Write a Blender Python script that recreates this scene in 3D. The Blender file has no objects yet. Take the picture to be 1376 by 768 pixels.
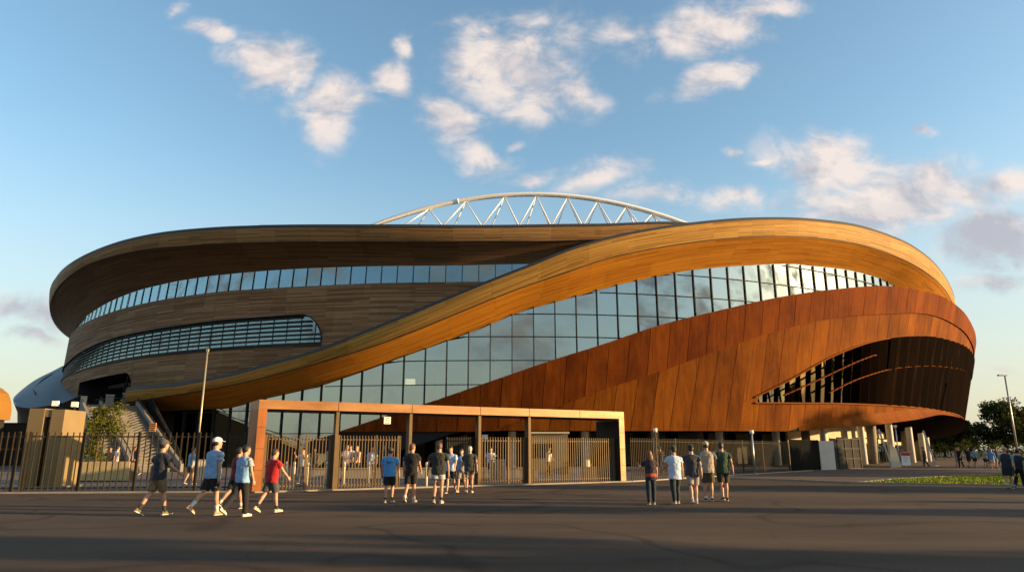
import bpy, bmesh, math, random
from mathutils import Vector, Matrix, noise as mnoise
random.seed(7)
sc = bpy.context.scene
COL = sc.collection
R_ = math.radians
AX = 136.0                      # distance of the stadium's axis in front of the viewer

# ------------------------------------------------------------------ helpers
def tag(o, label=None, cat=None, group=None, kind=None):
    if label: o['label'] = label
    if cat: o['category'] = cat
    if group: o['group'] = group
    if kind: o['kind'] = kind
    return o

def empty(name, loc=(0, 0, 0), rz=0.0, label=None, cat=None, group=None):
    o = bpy.data.objects.new(name, None)
    COL.objects.link(o)
    o.location = loc
    o.rotation_euler = (0, 0, rz)
    o.empty_display_size = 0.3
    return tag(o, label, cat, group)

class MB:
    """collects geometry for ONE mesh object"""
    def __init__(s):
        s.v = []; s.f = []; s.uv = []; s.mi = []; s.pv = []
    def face(s, idx, uv=None, mi=0, pv=0.5):
        s.f.append(tuple(idx)); s.uv.append(uv); s.mi.append(mi); s.pv.append(pv)
    def quad(s, a, b, c, d, uv=None, mi=0, pv=0.5):
        n = len(s.v); s.v += [tuple(a), tuple(b), tuple(c), tuple(d)]
        s.face((n, n+1, n+2, n+3), uv, mi, pv)
    def grid(s, rows, uvs=None, mi=0, pv=0.5, flip=False):
        n = len(s.v); nr = len(rows); nc = len(rows[0])
        for r in rows: s.v += [tuple(p) for p in r]
        for i in range(nr-1):
            for j in range(nc-1):
                q = [n+i*nc+j, n+i*nc+j+1, n+(i+1)*nc+j+1, n+(i+1)*nc+j]
                u = None
                if uvs: u = [uvs[i][j], uvs[i][j+1], uvs[i+1][j+1], uvs[i+1][j]]
                if flip:
                    q.reverse()
                    if u: u.reverse()
                s.face(q, u, mi, pv)
    def box(s, c, size, rz=0.0, mi=0, taper=1.0):
        cx, cy, cz = c; hx, hy, hz = size[0]/2, size[1]/2, size[2]/2
        ca, sa = math.cos(rz), math.sin(rz); n = len(s.v)
        for k in (-1, 1):
            t = taper if k > 0 else 1.0
            for (i, j) in ((-1, -1), (1, -1), (1, 1), (-1, 1)):
                x, y = i*hx*t, j*hy*t
                s.v.append((cx+x*ca-y*sa, cy+x*sa+y*ca, cz+k*hz))
        for q in ((3, 2, 1, 0), (4, 5, 6, 7), (0, 1, 5, 4), (1, 2, 6, 5), (2, 3, 7, 6), (3, 0, 4, 7)):
            s.face([n+i for i in q], None, mi, random.random())
    def bar(s, a, b, w, h=None, mi=0, up=(0, 0, 1)):
        """rectangular bar from a to b: w across, h along 'up'"""
        h = h or w; a = Vector(a); b = Vector(b); d = (b-a).normalized(); u = Vector(up)
        if abs(d.dot(u)) > .98: u = Vector((0, 1, 0))
        x = d.cross(u).normalized(); y = x.cross(d).normalized(); n = len(s.v)
        for p in (a, b):
            for (i, j) in ((-1, -1), (1, -1), (1, 1), (-1, 1)):
                s.v.append(tuple(p + x*i*w/2 + y*j*h/2))
        for q in ((3, 2, 1, 0), (4, 5, 6, 7), (0, 1, 5, 4), (1, 2, 6, 5), (2, 3, 7, 6), (3, 0, 4, 7)):
            s.face([n+i for i in q], None, mi)
    def tube(s, pts, radii, seg=10, mi=0, cap=True, ref=(0, 0, 1)):
        """round / elliptical tube; radii: r or (rx, ry) where ry follows ref"""
        pts = [Vector(p) for p in pts]; n0 = len(s.v); m = len(pts)
        for i, p in enumerate(pts):
            d = (pts[min(i+1, m-1)] - pts[max(i-1, 0)]).normalized(); u = Vector(ref)
            if abs(d.dot(u)) > .97: u = Vector((0, 1, 0)) if abs(d.y) < .9 else Vector((1, 0, 0))
            x = d.cross(u).normalized(); y = x.cross(d).normalized()
            r = radii[i] if isinstance(radii, (list, tuple)) else radii
            rx, ry = r if isinstance(r, (list, tuple)) else (r, r)
            for k in range(seg):
                a = 2*math.pi*k/seg
                s.v.append(tuple(p + x*rx*math.cos(a) + y*ry*math.sin(a)))
        for i in range(m-1):
            for k in range(seg):
                k2 = (k+1) % seg
                s.face((n0+i*seg+k, n0+i*seg+k2, n0+(i+1)*seg+k2, n0+(i+1)*seg+k), None, mi)
        if cap:
            s.face([n0+k for k in range(seg)][::-1], None, mi)
            s.face([n0+(m-1)*seg+k for k in range(seg)], None, mi)
    def rings(s, rings, mi=0, cap=True):
        n0 = len(s.v); seg = len(rings[0])
        for r in rings: s.v += [tuple(p) for p in r]
        for i in range(len(rings)-1):
            for k in range(seg):
                k2 = (k+1) % seg
                s.face((n0+i*seg+k, n0+i*seg+k2, n0+(i+1)*seg+k2, n0+(i+1)*seg+k), None, mi)
        if cap:
            s.face([n0+k for k in range(seg)][::-1], None, mi)
            s.face([n0+(len(rings)-1)*seg+k for k in range(seg)], None, mi)
    def ball(s, c, r, seg=10, rg=7, mi=0):
        rx, ry, rz = r if isinstance(r, (tuple, list)) else (r, r, r)
        rr = []
        for i in range(1, rg):
            t = -math.pi/2 + math.pi*i/rg
            rr.append([(c[0]+rx*math.cos(t)*math.cos(2*math.pi*k/seg), c[1]+ry*math.cos(t)*math.sin(2*math.pi*k/seg), c[2]+rz*math.sin(t)) for k in range(seg)])
        s.rings(rr, mi)
    def build(s, name, mat, parent=None, smooth=False, loc=None):
        me = bpy.data.meshes.new(name)
        me.from_pydata(s.v, [], s.f)
        mats = mat if isinstance(mat, (list, tuple)) else [mat]
        for m in mats: me.materials.append(m)
        if len(mats) > 1: me.polygons.foreach_set('material_index', s.mi)
        if any(u is not None for u in s.uv):
            ul = me.uv_layers.new(name='UVMap'); k = 0
            for i, f in enumerate(s.f):
                for j in range(len(f)):
                    if s.uv[i]: ul.data[k].uv = s.uv[i][j]
                    k += 1
        at = me.attributes.new('pv', 'FLOAT', 'FACE'); at.data.foreach_set('value', s.pv)
        if smooth: me.polygons.foreach_set('use_smooth', [True]*len(me.polygons))
        me.update()
        o = bpy.data.objects.new(name, me); COL.objects.link(o)
        if parent: o.parent = parent
        if loc: o.location = loc
        return o

def pch(knots):
    """monotone cubic through knots -> function, held constant outside"""
    xs = [k[0] for k in knots]; ys = [k[1] for k in knots]; n = len(xs)
    h = [xs[i+1]-xs[i] for i in range(n-1)]; d = [(ys[i+1]-ys[i])/h[i] for i in range(n-1)]
    m = [0.0]*n; m[0] = d[0]; m[-1] = d[-1]
    for i in range(1, n-1):
        if d[i-1]*d[i] <= 0: m[i] = 0.0
        else:
            w1 = 2*h[i]+h[i-1]; w2 = h[i]+2*h[i-1]; m[i] = (w1+w2)/(w1/d[i-1]+w2/d[i])
    def f(x):
        if x <= xs[0]: return ys[0]
        if x >= xs[-1]: return ys[-1]
        i = 0
        while x > xs[i+1]: i += 1
        t = (x-xs[i])/h[i]; t2 = t*t; t3 = t2*t
        return (2*t3-3*t2+1)*ys[i] + (t3-2*t2+t)*h[i]*m[i] + (-2*t3+3*t2)*ys[i+1] + (t3-t2)*h[i]*m[i+1]
    return f
def sm(a, b, t):
    t = max(0.0, min(1.0, (t-a)/(b-a))); return t*t*(3-2*t)
def pol(th, r, z):
    a = R_(th); return (r*math.sin(a), -r*math.cos(a), z)
def wpol(th, r, z=0.0):
    p = pol(th, r, z); return (p[0], p[1]+AX, z)
def frange(a, b, step):
    n = max(1, int(round((b-a)/step))); return [a+(b-a)*i/n for i in range(n+1)]

# ------------------------------------------------------------------ materials
MATS = {}
class NT:
    def __init__(s, name):
        s.m = bpy.data.materials.new(name); s.m.use_nodes = True; s.t = s.m.node_tree; s.t.nodes.clear()
        s.out = s.n('ShaderNodeOutputMaterial')
    def n(s, typ, **kw):
        nd = s.t.nodes.new(typ)
        for k, v in kw.items(): setattr(nd, k, v)
        return nd
    def l(s, a, b): s.t.links.new(a, b)
    def val(s, sock, v):
        if isinstance(v, bpy.types.NodeSocket): s.l(v, sock)
        else: sock.default_value = v
    def noise(s, vec, scale, detail=4, rough=.55):
        nd = s.n('ShaderNodeTexNoise'); nd.inputs['Scale'].default_value = scale
        nd.inputs['Detail'].default_value = detail; nd.inputs['Roughness'].default_value = rough
        if vec is not None: s.l(vec, nd.inputs['Vector'])
        return nd.outputs['Fac']
    def map(s, vec, scale=(1, 1, 1), loc=(0, 0, 0), rot=(0, 0, 0), vt='POINT'):
        nd = s.n('ShaderNodeMapping', vector_type=vt); nd.inputs['Scale'].default_value = scale
        nd.inputs['Location'].default_value = loc; nd.inputs['Rotation'].default_value = rot
        s.l(vec, nd.inputs['Vector']); return nd.outputs['Vector']
    def ramp(s, fac, stops):
        nd = s.n('ShaderNodeValToRGB'); e = nd.color_ramp.elements
        while len(e) < len(stops): e.new(.5)
        for i, (p, c) in enumerate(stops):
            e[i].position = p; e[i].color = (*c, 1) if len(c) == 3 else c
        s.l(fac, nd.inputs['Fac']); return nd.outputs['Color']
    def mix(s, fac, a, b, mode='MIX'):
        nd = s.n('ShaderNodeMix', data_type='RGBA', blend_type=mode)
        s.val(nd.inputs[0], fac)
        for k, v in ((6, a), (7, b)):
            if isinstance(v, bpy.types.NodeSocket): s.l(v, nd.inputs[k])
            else: nd.inputs[k].default_value = (*v, 1) if len(v) == 3 else v
        return nd.outputs[2]
    def math(s, op, a, b=0.0, c=None, clamp=False):
        nd = s.n('ShaderNodeMath', operation=op, use_clamp=clamp); s.val(nd.inputs[0], a); s.val(nd.inputs[1], b)
        if c is not None: s.val(nd.inputs[2], c)
        return nd.outputs[0]
    def pbr(s, color, rough=.6, metal=0.0, spec=.5, bump=None, bstr=.3, bdist=.02, **kw):
        p = s.n('ShaderNodeBsdfPrincipled')
        if isinstance(color, bpy.types.NodeSocket): s.l(color, p.inputs['Base Color'])
        else: p.inputs['Base Color'].default_value = (*color, 1)
        s.val(p.inputs['Roughness'], rough); p.inputs['Metallic'].default_value = metal
        p.inputs['Specular IOR Level'].default_value = spec
        if bump is not None:
            b = s.n('ShaderNodeBump'); b.inputs['Strength'].default_value = bstr; b.inputs['Distance'].default_value = bdist
            s.l(bump, b.inputs['Height']); s.l(b.outputs['Normal'], p.inputs['Normal'])
        for k, v in kw.items(): p.inputs[k].default_value = v
        s.l(p.outputs[0], s.out.inputs['Surface']); return p
    def obj(s): return s.n('ShaderNodeTexCoord').outputs['Object']
    def gen(s): return s.n('ShaderNodeNewGeometry').outputs['Position']
    def uv(s): return s.n('ShaderNodeTexCoord').outputs['UV']
    def attr(s, nm): 
        a = s.n('ShaderNodeAttribute', attribute_name=nm); return a.outputs['Fac']

def plain(name, col, rough=.6, metal=0.0, var=.15, scale=3.0, spec=.18, bstr=.15):
    if name in MATS: return MATS[name]
    t = NT(name); v = t.obj()
    n = t.noise(v, scale, 5); lo = tuple(c*(1-var) for c in col); hi = tuple(min(1, c*(1+var)) for c in col)
    c = t.ramp(n, [(.3, lo), (.7, hi)])
    t.pbr(c, rough, metal, spec, t.noise(v, scale*9, 3), bstr, .01)
    MATS[name] = t.m; return t.m

def timber(name, c1, c2, c3, rough=.5, spec=.35, row=.105):
    t = NT(name); uv = t.uv()
    def brick(bw, rh, mort):
        b = t.n('ShaderNodeTexBrick'); b.inputs['Scale'].default_value = 1.0
        b.inputs['Brick Width'].default_value = bw; b.inputs['Row Height'].default_value = rh
        b.inputs['Mortar Size'].default_value = mort; b.inputs['Mortar Smooth'].default_value = 0.1
        b.inputs['Color1'].default_value = (0, 0, 0, 1); b.inputs['Color2'].default_value = (1, 1, 1, 1); b.inputs['Mortar'].default_value = (.5, .5, .5, 1)
        b.offset = .37; b.offset_frequency = 3
        t.l(uv, b.inputs['Vector']); return b
    b1 = brick(4.4, row, .004); b2 = brick(4.6, 1.55, .01)
    grain = t.noise(t.map(uv, (.9, 26, 1)), 1.0, 5, .65)
    streak = t.noise(t.map(uv, (.22, 5.5, 1)), 1.0, 5, .65)
    cloud = t.noise(t.map(uv, (.05, .25, 1)), 1.0, 3)
    s = t.math('MULTIPLY_ADD', b1.outputs['Color'], .26, t.math('MULTIPLY', b2.outputs['Color'], .10))
    s = t.math('ADD', s, t.math('MULTIPLY', grain, .34)); s = t.math('ADD', s, t.math('MULTIPLY', streak, .30))
    s = t.math('ADD', s, t.math('MULTIPLY', cloud, .16))
    col = t.ramp(s, [(.30, c1), (.56, c2), (.86, c3)])
    col = t.mix(t.math('MULTIPLY', b1.outputs['Fac'], .75), col, tuple(x*.3 for x in c1))
    col = t.mix(t.math('MULTIPLY', b2.outputs['Fac'], .5), col, tuple(x*.3 for x in c1))
    h = t.math('SUBTRACT', t.math('MULTIPLY', b1.outputs['Color'], .35), b1.outputs['Fac'])
    t.pbr(col, t.math('MULTIPLY_ADD', grain, .25, rough-.1), 0, spec, h, .5, .012)
    MATS[name] = t.m; return t.m

def rust(name, lo, mid, hi, rough=.62, spec=.3):
    t = NT(name); uv = t.uv(); pv = t.attr('pv')
    fine = t.noise(t.map(uv, (2.2, .5, 1)), 1.0, 6, .65)
    blot = t.noise(t.map(uv, (.30, .16, 1)), 1.0, 5, .6)
    tiny = t.noise(t.map(uv, (9, 7, 1)), 1.0, 3)
    s = t.math('MULTIPLY_ADD', pv, .11, t.math('MULTIPLY', fine, .38))
    s = t.math('ADD', s, t.math('MULTIPLY', blot, .42)); s = t.math('ADD', s, t.math('MULTIPLY', tiny, .10))
    col = t.ramp(s, [(.38, lo), (.56, mid), (.74, hi)])
    drip = t.noise(t.map(uv, (5.5, .12, 1)), 1.0, 3, .6)
    col = t.mix(t.ramp(drip, [(.54, (0, 0, 0)), (.70, (.6, .6, .6))]), col, tuple(x*.55 for x in lo))
    t.pbr(col, t.math('MULTIPLY_ADD', fine, .25, rough-.12), 0.0, spec, tiny, .2, .01)
    MATS[name] = t.m; return t.m

def glass(name, trans, refl, fac, rough=.015, tintvar=.0):
    t = NT(name)
    lw = t.n('ShaderNodeLayerWeight'); lw.inputs['Blend'].default_value = .35
    g = t.n('ShaderNodeBsdfGlossy'); g.inputs['Color'].default_value = (*refl, 1); g.inputs['Roughness'].default_value = rough
    tr = t.n('ShaderNodeBsdfTransparent'); tr.inputs['Color'].default_value = (*trans, 1)
    wob = t.noise(t.gen(), .35, 2); bp = t.n('ShaderNodeBump'); bp.inputs['Strength'].default_value = .10; bp.inputs['Distance'].default_value = .05
    t.l(wob, bp.inputs['Height']); t.l(bp.outputs[0], g.inputs['Normal'])
    f = t.math('MULTIPLY_ADD', lw.outputs['Fresnel'], 1-fac, fac, True)
    mx = t.n('ShaderNodeMixShader'); t.l(f, mx.inputs[0]); t.l(tr.outputs[0], mx.inputs[1]); t.l(g.outputs[0], mx.inputs[2])
    t.l(mx.outputs[0], t.out.inputs['Surface']); MATS[name] = t.m; return t.m

WOOD = timber('weathered_timber', (.120, .054, .012), (.305, .160, .034), (.46, .275, .074), .55, .08)
WOODM = timber('rim_timber', (.095, .046, .018), (.235, .128, .048), (.42, .25, .11), .55, .08)
WOODS = timber('varnished_timber_soffit', (.165, .052, .005), (.39, .150, .012), (.52, .235, .022), .5, .2, .12)
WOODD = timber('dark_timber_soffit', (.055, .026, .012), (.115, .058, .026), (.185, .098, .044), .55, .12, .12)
WOODW = timber('grey_timber_wall', (.078, .040, .020), (.200, .110, .055), (.44, .28, .16), .65, .06)
RUST = rust('rusted_steel', (.085, .022, .002), (.185, .053, .004), (.27, .090, .007), .8, .06)
RUSTB = rust('rusted_steel_red', (.075, .015, .002), (.160, .037, .003), (.23, .060, .005), .8, .06)
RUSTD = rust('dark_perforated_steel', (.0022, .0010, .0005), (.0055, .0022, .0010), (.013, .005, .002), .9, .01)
GLASS = glass('facade_glass', (.28, .36, .36), (.74, .86, .88), .42)
GLASSR = glass('ribbon_glass', (.36, .46, .46), (.62, .80, .82), .42)
GLASSL = glass('louvre_glass', (.22, .29, .30), (.52, .68, .70), .30)
GLASSD = glass('dark_glass', (.22, .30, .30), (.75, .85, .80), .22)
MULL = plain('dark_bronze_frame', (.022, .023, .023), .6, .1, .1)
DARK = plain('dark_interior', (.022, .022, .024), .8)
CORE = plain('interior_wall', (.10, .095, .085), .8)
SLAB = plain('interior_slab', (.14, .13, .12), .8)
TRIM = plain('blue_grey_metal_trim', (.055, .058, .062), .55, .3)
WHITE = plain('white_steel_paint', (.80, .79, .76), .4, 0, .03)
CONC = plain('concrete', (.24, .22, .19), .8, 0, .18, 1.2)
CREAM = plain('cream_render', (.52, .44, .31), .8, 0, .12, .8)
TAN = plain('tan_render', (.21, .155, .080), .75, 0, .10, .7)
ORANGE = plain('ochre_panel', (.23, .115, .028), .6, 0, .1, .5)
ANNEX = plain('blue_grey_roof', (.060, .068, .078), .45, .3, .15, .4)
BRONZE = plain('bronze_bar', (.125, .086, .044), .55, .25, .12)
IRON = plain('dark_iron', (.026, .022, .017), .7, .1)
BLACK = plain('black_plastic', (.010, .010, .010), .9, 0, .1, 3, .05)
STEEL = plain('galvanised_steel', (.42, .42, .42), .4, .6, .1)

# coppery portal skin
t = NT('copper_cladding'); v = t.obj()
c = t.ramp(t.noise(t.map(v, (.5, .5, 2.0)), 1.4, 5), [(.3, (.21, .090, .028)), (.7, (.34, .165, .055))])
t.pbr(c, t.math('MULTIPLY_ADD', t.noise(v, 6, 3), .2, .34), .25, .5, t.noise(v, 25, 2), .1, .005); COPPER = t.m
t = NT('rusty_copper_cladding'); v = t.obj()
c = t.ramp(t.noise(t.map(v, (1.5, 1.5, .5)), 1.4, 5), [(.3, (.20, .060, .014)), (.7, (.36, .125, .028))])
t.pbr(c, t.math('MULTIPLY_ADD', t.noise(v, 6, 3), .2, .42), .15, .4, t.noise(v, 25, 2), .1, .005); COPPERD = t.m

# asphalt with patches, tyre marks and fine aggregate
t = NT('asphalt'); v = t.gen()
agg = t.noise(v, 38, 3, .7); patch = t.noise(t.map(v, (.10, .22, 1)), 1.0, 6, .62); streak = t.noise(t.map(v, (.04, .75, 1), rot=(0, 0, .10)), 1.0, 5, .6)
big = t.noise(t.map(v, (.03, .05, 1)), 1.0, 3)
s = t.math('MULTIPLY_ADD', agg, .26, t.math('MULTIPLY', patch, .36)); s = t.math('ADD', s, t.math('MULTIPLY', streak, .22)); s = t.math('ADD', s, t.math('MULTIPLY', big, .22))
c = t.ramp(s, [(.38, (.040, .027, .019)), (.53, (.078, .055, .038)), (.68, (.135, .098, .068))])
spk = t.n('ShaderNodeTexVoronoi'); spk.inputs['Scale'].default_value = 3.2; t.l(v, spk.inputs['Vector'])
c = t.mix(t.ramp(spk.outputs['Distance'], [(.03, (.6, .6, .6)), (.06, (0, 0, 0))]), c, (.26, .21, .16))
wv = t.n('ShaderNodeTexNoise'); wv.inputs['Scale'].default_value = .13; wv.inputs['Detail'].default_value = 2; t.l(v, wv.inputs['Vector'])
arc = t.math('ABSOLUTE', t.math('SUBTRACT', wv.outputs['Fac'], .5))
c = t.mix(t.ramp(arc, [(.0, (.6, .6, .6)), (.012, (0, 0, 0))]), c, (.026, .020, .016))
wd = t.n('ShaderNodeTexNoise'); wd.inputs['Scale'].default_value = 1.1; wd.inputs['Detail'].default_value = 5; t.l(v, wd.inputs['Vector'])
wa = t.n('ShaderNodeVectorMath', operation='MULTIPLY_ADD'); t.l(wd.outputs['Color'], wa.inputs[0]); wa.inputs[1].default_value = (.9, .9, 0); t.l(v, wa.inputs[2])
ck = t.n('ShaderNodeTexVoronoi', feature='DISTANCE_TO_EDGE'); ck.inputs['Scale'].default_value = .16; t.l(wa.outputs[0], ck.inputs['Vector'])
c = t.mix(t.ramp(ck.outputs['Distance'], [(.0, (.38, .38, .38)), (.005, (0, 0, 0))]), c, (.022, .017, .014))
stn = t.noise(t.map(v, (.35, .9, 1), (7, 3, 0)), 1.0, 4)
c = t.mix(t.ramp(stn, [(.60, (0, 0, 0)), (.72, (.55, .55, .55))]), c, (.034, .026, .020))
t.pbr(c, .9, 0, .15, agg, .7, .015); ASPHALT = t.m

t = NT('plaza_paving'); v = t.gen()
br = t.n('ShaderNodeTexBrick'); br.inputs['Scale'].default_value = 1; br.inputs['Brick Width'].default_value = 1.2; br.inputs['Row Height'].default_value = .6; br.inputs['Mortar Size'].default_value = .008
br.inputs['Color1'].default_value = (.155, .135, .115, 1); br.inputs['Color2'].default_value = (.20, .175, .15, 1); br.inputs['Mortar'].default_value = (.07, .06, .05, 1); t.l(v, br.inputs['Vector'])
c = t.mix(t.noise(v, .5, 5), br.outputs['Color'], (.10, .085, .075)); t.pbr(c, .85, 0, .25, t.noise(v, 20, 2), .3, .01); PAVING = t.m

t = NT('footpath'); v = t.gen(); c = t.ramp(t.noise(t.map(v, (.2, .6, 1)), 1, 6), [(.3, (.075, .052, .038)), (.7, (.135, .096, .070))])
t.pbr(c, .88, 0, .2, t.noise(v, 30, 3), .5, .01); FOOT = t.m

t = NT('grass'); v = t.gen(); c = t.ramp(t.noise(v, 1.3, 5), [(.3, (.15, .19, .020)), (.7, (.24, .255, .030))]); t.pbr(c, .9, 0, .2); GRASS = t.m

def leafmat(name, lo, hi):
    t = NT(name); pv = t.attr('pv'); c = t.ramp(pv, [(.0, lo), (1.0, hi)])
    d = t.n('ShaderNodeBsdfDiffuse'); t.l(c, d.inputs[0]); tr = t.n('ShaderNodeBsdfTranslucent'); t.l(c, tr.inputs[0])
    m = t.n('ShaderNodeMixShader'); m.inputs[0].default_value = .25; t.l(d.outputs[0], m.inputs[1]); t.l(tr.outputs[0], m.inputs[2]); t.l(m.outputs[0], t.out.inputs[0]); return t.m
LEAF = leafmat('eucalypt_leaf', (.030, .042, .014), (.085, .095, .030))
LEAF2 = leafmat('shrub_leaf', (.050, .062, .012), (.17, .165, .035))
BARK = plain('bark', (.13, .095, .065), .9, 0, .3, 4)

def cloth(name, col, rough=.85):
    key = 'cloth_'+name
    if key in MATS: return MATS[key]
    t = NT(key); v = t.obj(); n = t.noise(v, 7, 4)
    c = t.ramp(n, [(.3, tuple(x*.86 for x in col)), (.7, tuple(min(1, x*1.08) for x in col))])
    t.pbr(c, rough, 0, .2, t.noise(v, 160, 2), .25, .003, **{'Sheen Weight': .15}); MATS[key] = t.m; return t.m
def skin(i):
    cols = [(.46, .26, .17), (.40, .215, .135), (.52, .31, .215), (.30, .155, .095)]
    key = 'skin_%d' % i
    if key in MATS: return MATS[key]
    t = NT(key); v = t.obj(); c = t.ramp(t.noise(v, 9, 4), [(.3, tuple(x*.88 for x in cols[i])), (.7, cols[i])])
    t.pbr(c, .5, 0, .35, **{'Subsurface Weight': .08, 'Subsurface Radius': (.02, .008, .004)}); MATS[key] = t.m; return t.m
def hairmat(name, col):
    key = 'hair_'+name
    if key in MATS: return MATS[key]
    t = NT(key); v = t.obj(); c = t.ramp(t.noise(t.map(v, (60, 60, 10)), 1, 3), [(.3, tuple(x*.6 for x in col)), (.7, col)])
    t.pbr(c, .55, 0, .4, t.noise(t.map(v, (90, 90, 12)), 1, 2), .6, .006); MATS[key] = t.m; return t.m

# ------------------------------------------------------------------ stadium profile (angle round the axis in degrees -> height in metres)
rimT = pch([(-110, 21.4), (-75, 21.6), (-62, 22.2), (-55, 22.9), (-44.8, 23.4), (-34.7, 23.5), (-29.4, 23.36), (-23.1, 22.94), (-18.5, 22.56), (-9.9, 21.95), (-2, 21.7), (5.9, 21.97), (12.7, 22.6), (40, 22.6)])
rimB = pch([(-110, 19.2), (-75, 19.6), (-60, 20.6), (-50, 21.6), (-45.5, 22.0), (-39.1, 22.4), (-31.5, 22.15), (-25.3, 21.64), (-19.8, 21.2), (-12.7, 20.68), (-4.6, 20.38), (1.7, 20.42), (6, 20.7), (9, 21.1), (14, 21.2), (40, 21.2)])
ribT = pch([(-110, 16.8), (-75, 16.9), (-55.2, 17.45), (-45.5, 18.1), (-39.7, 18.65), (-32.9, 19.05), (-26.9, 19.12), (-21.3, 18.99), (-15.2, 18.79), (-10.4, 18.6), (-3.7, 18.4), (1.4, 18.5), (40, 18.6)])
ribB = pch([(-110, 16.5), (-75, 16.55), (-51.5, 16.78), (-43.1, 16.97), (-37.2, 17.1), (-31.1, 17.18), (-24.8, 17.17), (-19.5, 17.0), (-14.4, 16.86), (-10.2, 16.8), (-4.7, 16.69), (6, 16.67)])
louT = pch([(-90, 12.3), (-60, 12.35), (-51.3, 12.55), (-44.7, 13.2), (-37.5, 13.8), (-31.4, 13.98), (-22.7, 14.12), (-15.9, 14.1)])
louB = pch([(-90, 10.6), (-52.1, 10.7), (-43.7, 10.8), (-36.8, 11.02), (-30.9, 11.12), (-22.4, 11.15), (-10, 11.1)])
swT = pch([(-32, 7.35), (-27.9, 7.43), (-24.6, 7.5), (-21.8, 7.81), (-19.3, 8.17), (-17, 8.78), (-13.1, 9.96), (-9.3, 11.72), (-6.6, 13.09), (-4, 14.49), (-1.3, 15.99), (1.3, 17.41), (3.8, 18.85), (7.2, 20.33), (9.7, 21.16), (12, 21.82), (17.4, 23.12), (23.5, 24.13), (30.1, 24.75), (35.9, 24.79), (42.6, 24.37), (49.6, 23.39), (56, 22.3), (70, 20.8), (110, 20)])
swM = pch([(-32, 5.9), (-27.6, 6.27), (-23.2, 6.71), (-19.9, 7.19), (-17, 7.81), (-13.1, 8.92), (-9.3, 10.23), (-6.6, 11.47), (-4, 12.86), (-1.3, 14.36), (1.3, 15.76), (3.8, 16.96), (6.1, 18.1), (9.5, 19.35), (14.6, 20.8), (20.8, 22.0), (25, 22.5), (29.9, 22.78), (35.7, 22.68), (42.2, 22.29), (48.4, 21.7), (56, 20.6), (70, 19), (110, 18)])
swB = pch([(-32, 5.2), (-27.5, 5.33), (-21.7, 5.37), (-18.4, 6.11), (-14, 7.15), (-10.9, 8.29), (-7.7, 9.7), (-4.5, 11.13), (-1.9, 12.4), (0.6, 13.77), (3.8, 14.99), (6.5, 16.07), (9.6, 17.17), (12.9, 18.23), (15.8, 18.89), (18.9, 19.49), (22.7, 20.17), (26.3, 20.46), (30.6, 20.82), (36.7, 20.97), (39.5, 20.63), (46, 19.4), (55, 17.8), (70, 16.5), (110, 15.5)])
corT = pch([(-14.5, 2.2), (-11.4, 3.29), (-9.5, 4.05), (-5.9, 5.43), (-3.4, 6.5), (-0.4, 7.83), (2.6, 9.19), (5.8, 10.52), (9.9, 12.41), (14.3, 13.98), (19.2, 15.61), (24, 16.87), (31.5, 18.22), (38.1, 18.52), (44.6, 17.92), (49.3, 17.05), (60, 15.4), (80, 13.5), (110, 12.5)])
corM = pch([(-1.5, 3.1), (2.8, 5.09), (6.1, 6.72), (9.7, 8.2), (14.3, 10.41), (20.1, 12.83), (24.1, 14.06), (30.1, 15.21), (37.9, 16.18), (45.5, 15.77), (51, 14.98), (62, 13.6), (80, 12.4), (110, 11.5)])
opT = pch([(16.5, 5.8), (20.2, 7.91), (24.2, 10.33), (29, 12.29), (32.9, 13.18), (39.2, 13.9), (46.4, 14.02), (54.6, 13.66), (65, 12.8), (80, 11.8), (110, 11)])
opB = pch([(16.5, 5.8), (20.2, 5.88), (26.4, 6.04), (35.8, 6.13), (47.4, 5.94), (56, 5.5), (66, 4.7), (80, 4.2), (110, 4)])
led1 = pch([(18.9, 6.14), (22.6, 7.96), (27.2, 10.2), (29.2, 11)])
led2 = pch([(23.1, 6.44), (27.5, 8.54), (32.7, 9.99), (40.8, 10.91), (50, 11.3), (58, 11.2), (70, 10.4), (110, 9.5)])
lipT = pch([(21.2, 3.7), (22.7, 4.12), (27.2, 4.81), (32.6, 5.52), (39, 6.13), (47.4, 5.85), (56, 5.35), (66, 4.6), (80, 4.05), (110, 3.9)])
corB = pch([(-14.5, 0), (-12, 0.25), (-9, 0.9), (-6, 2), (-3, 3.05), (0, 3.19), (5.6, 3.17), (13.5, 3.21), (20.2, 3.25), (23.9, 3.58), (28.4, 3.96), (34.9, 4.68), (42.2, 5.52), (48, 5.45), (56, 4.9), (66, 4.1), (80, 3.6), (110, 3.4)])
belly = pch([(-14.5, .0), (-3, 3.1), (0, 3.3), (22, 3.4), (28, 4.1), (35, 4.75), (42, 4.3), (50, 3.2), (60, 2.3), (80, 2.2), (110, 2.2)])
def Rsw(th): return 77.8-2.6*sm(0, 52, th)
def Rrim(th): return 77.6-2.1*sm(-32, 2, th)
def Rh(t, z):
    k = sm(15, 45, t); return (75.3+.15*(z-3.3))*(1-k)+(73.5+.26*(z-3.3))*k
def RG(t): return Rsw(t)-2.9

stadium = empty('stadium', (0, AX, 0), 0, 'huge oval stadium wrapped in sweeping timber ribbons and rust coloured steel panels', 'stadium')

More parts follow.
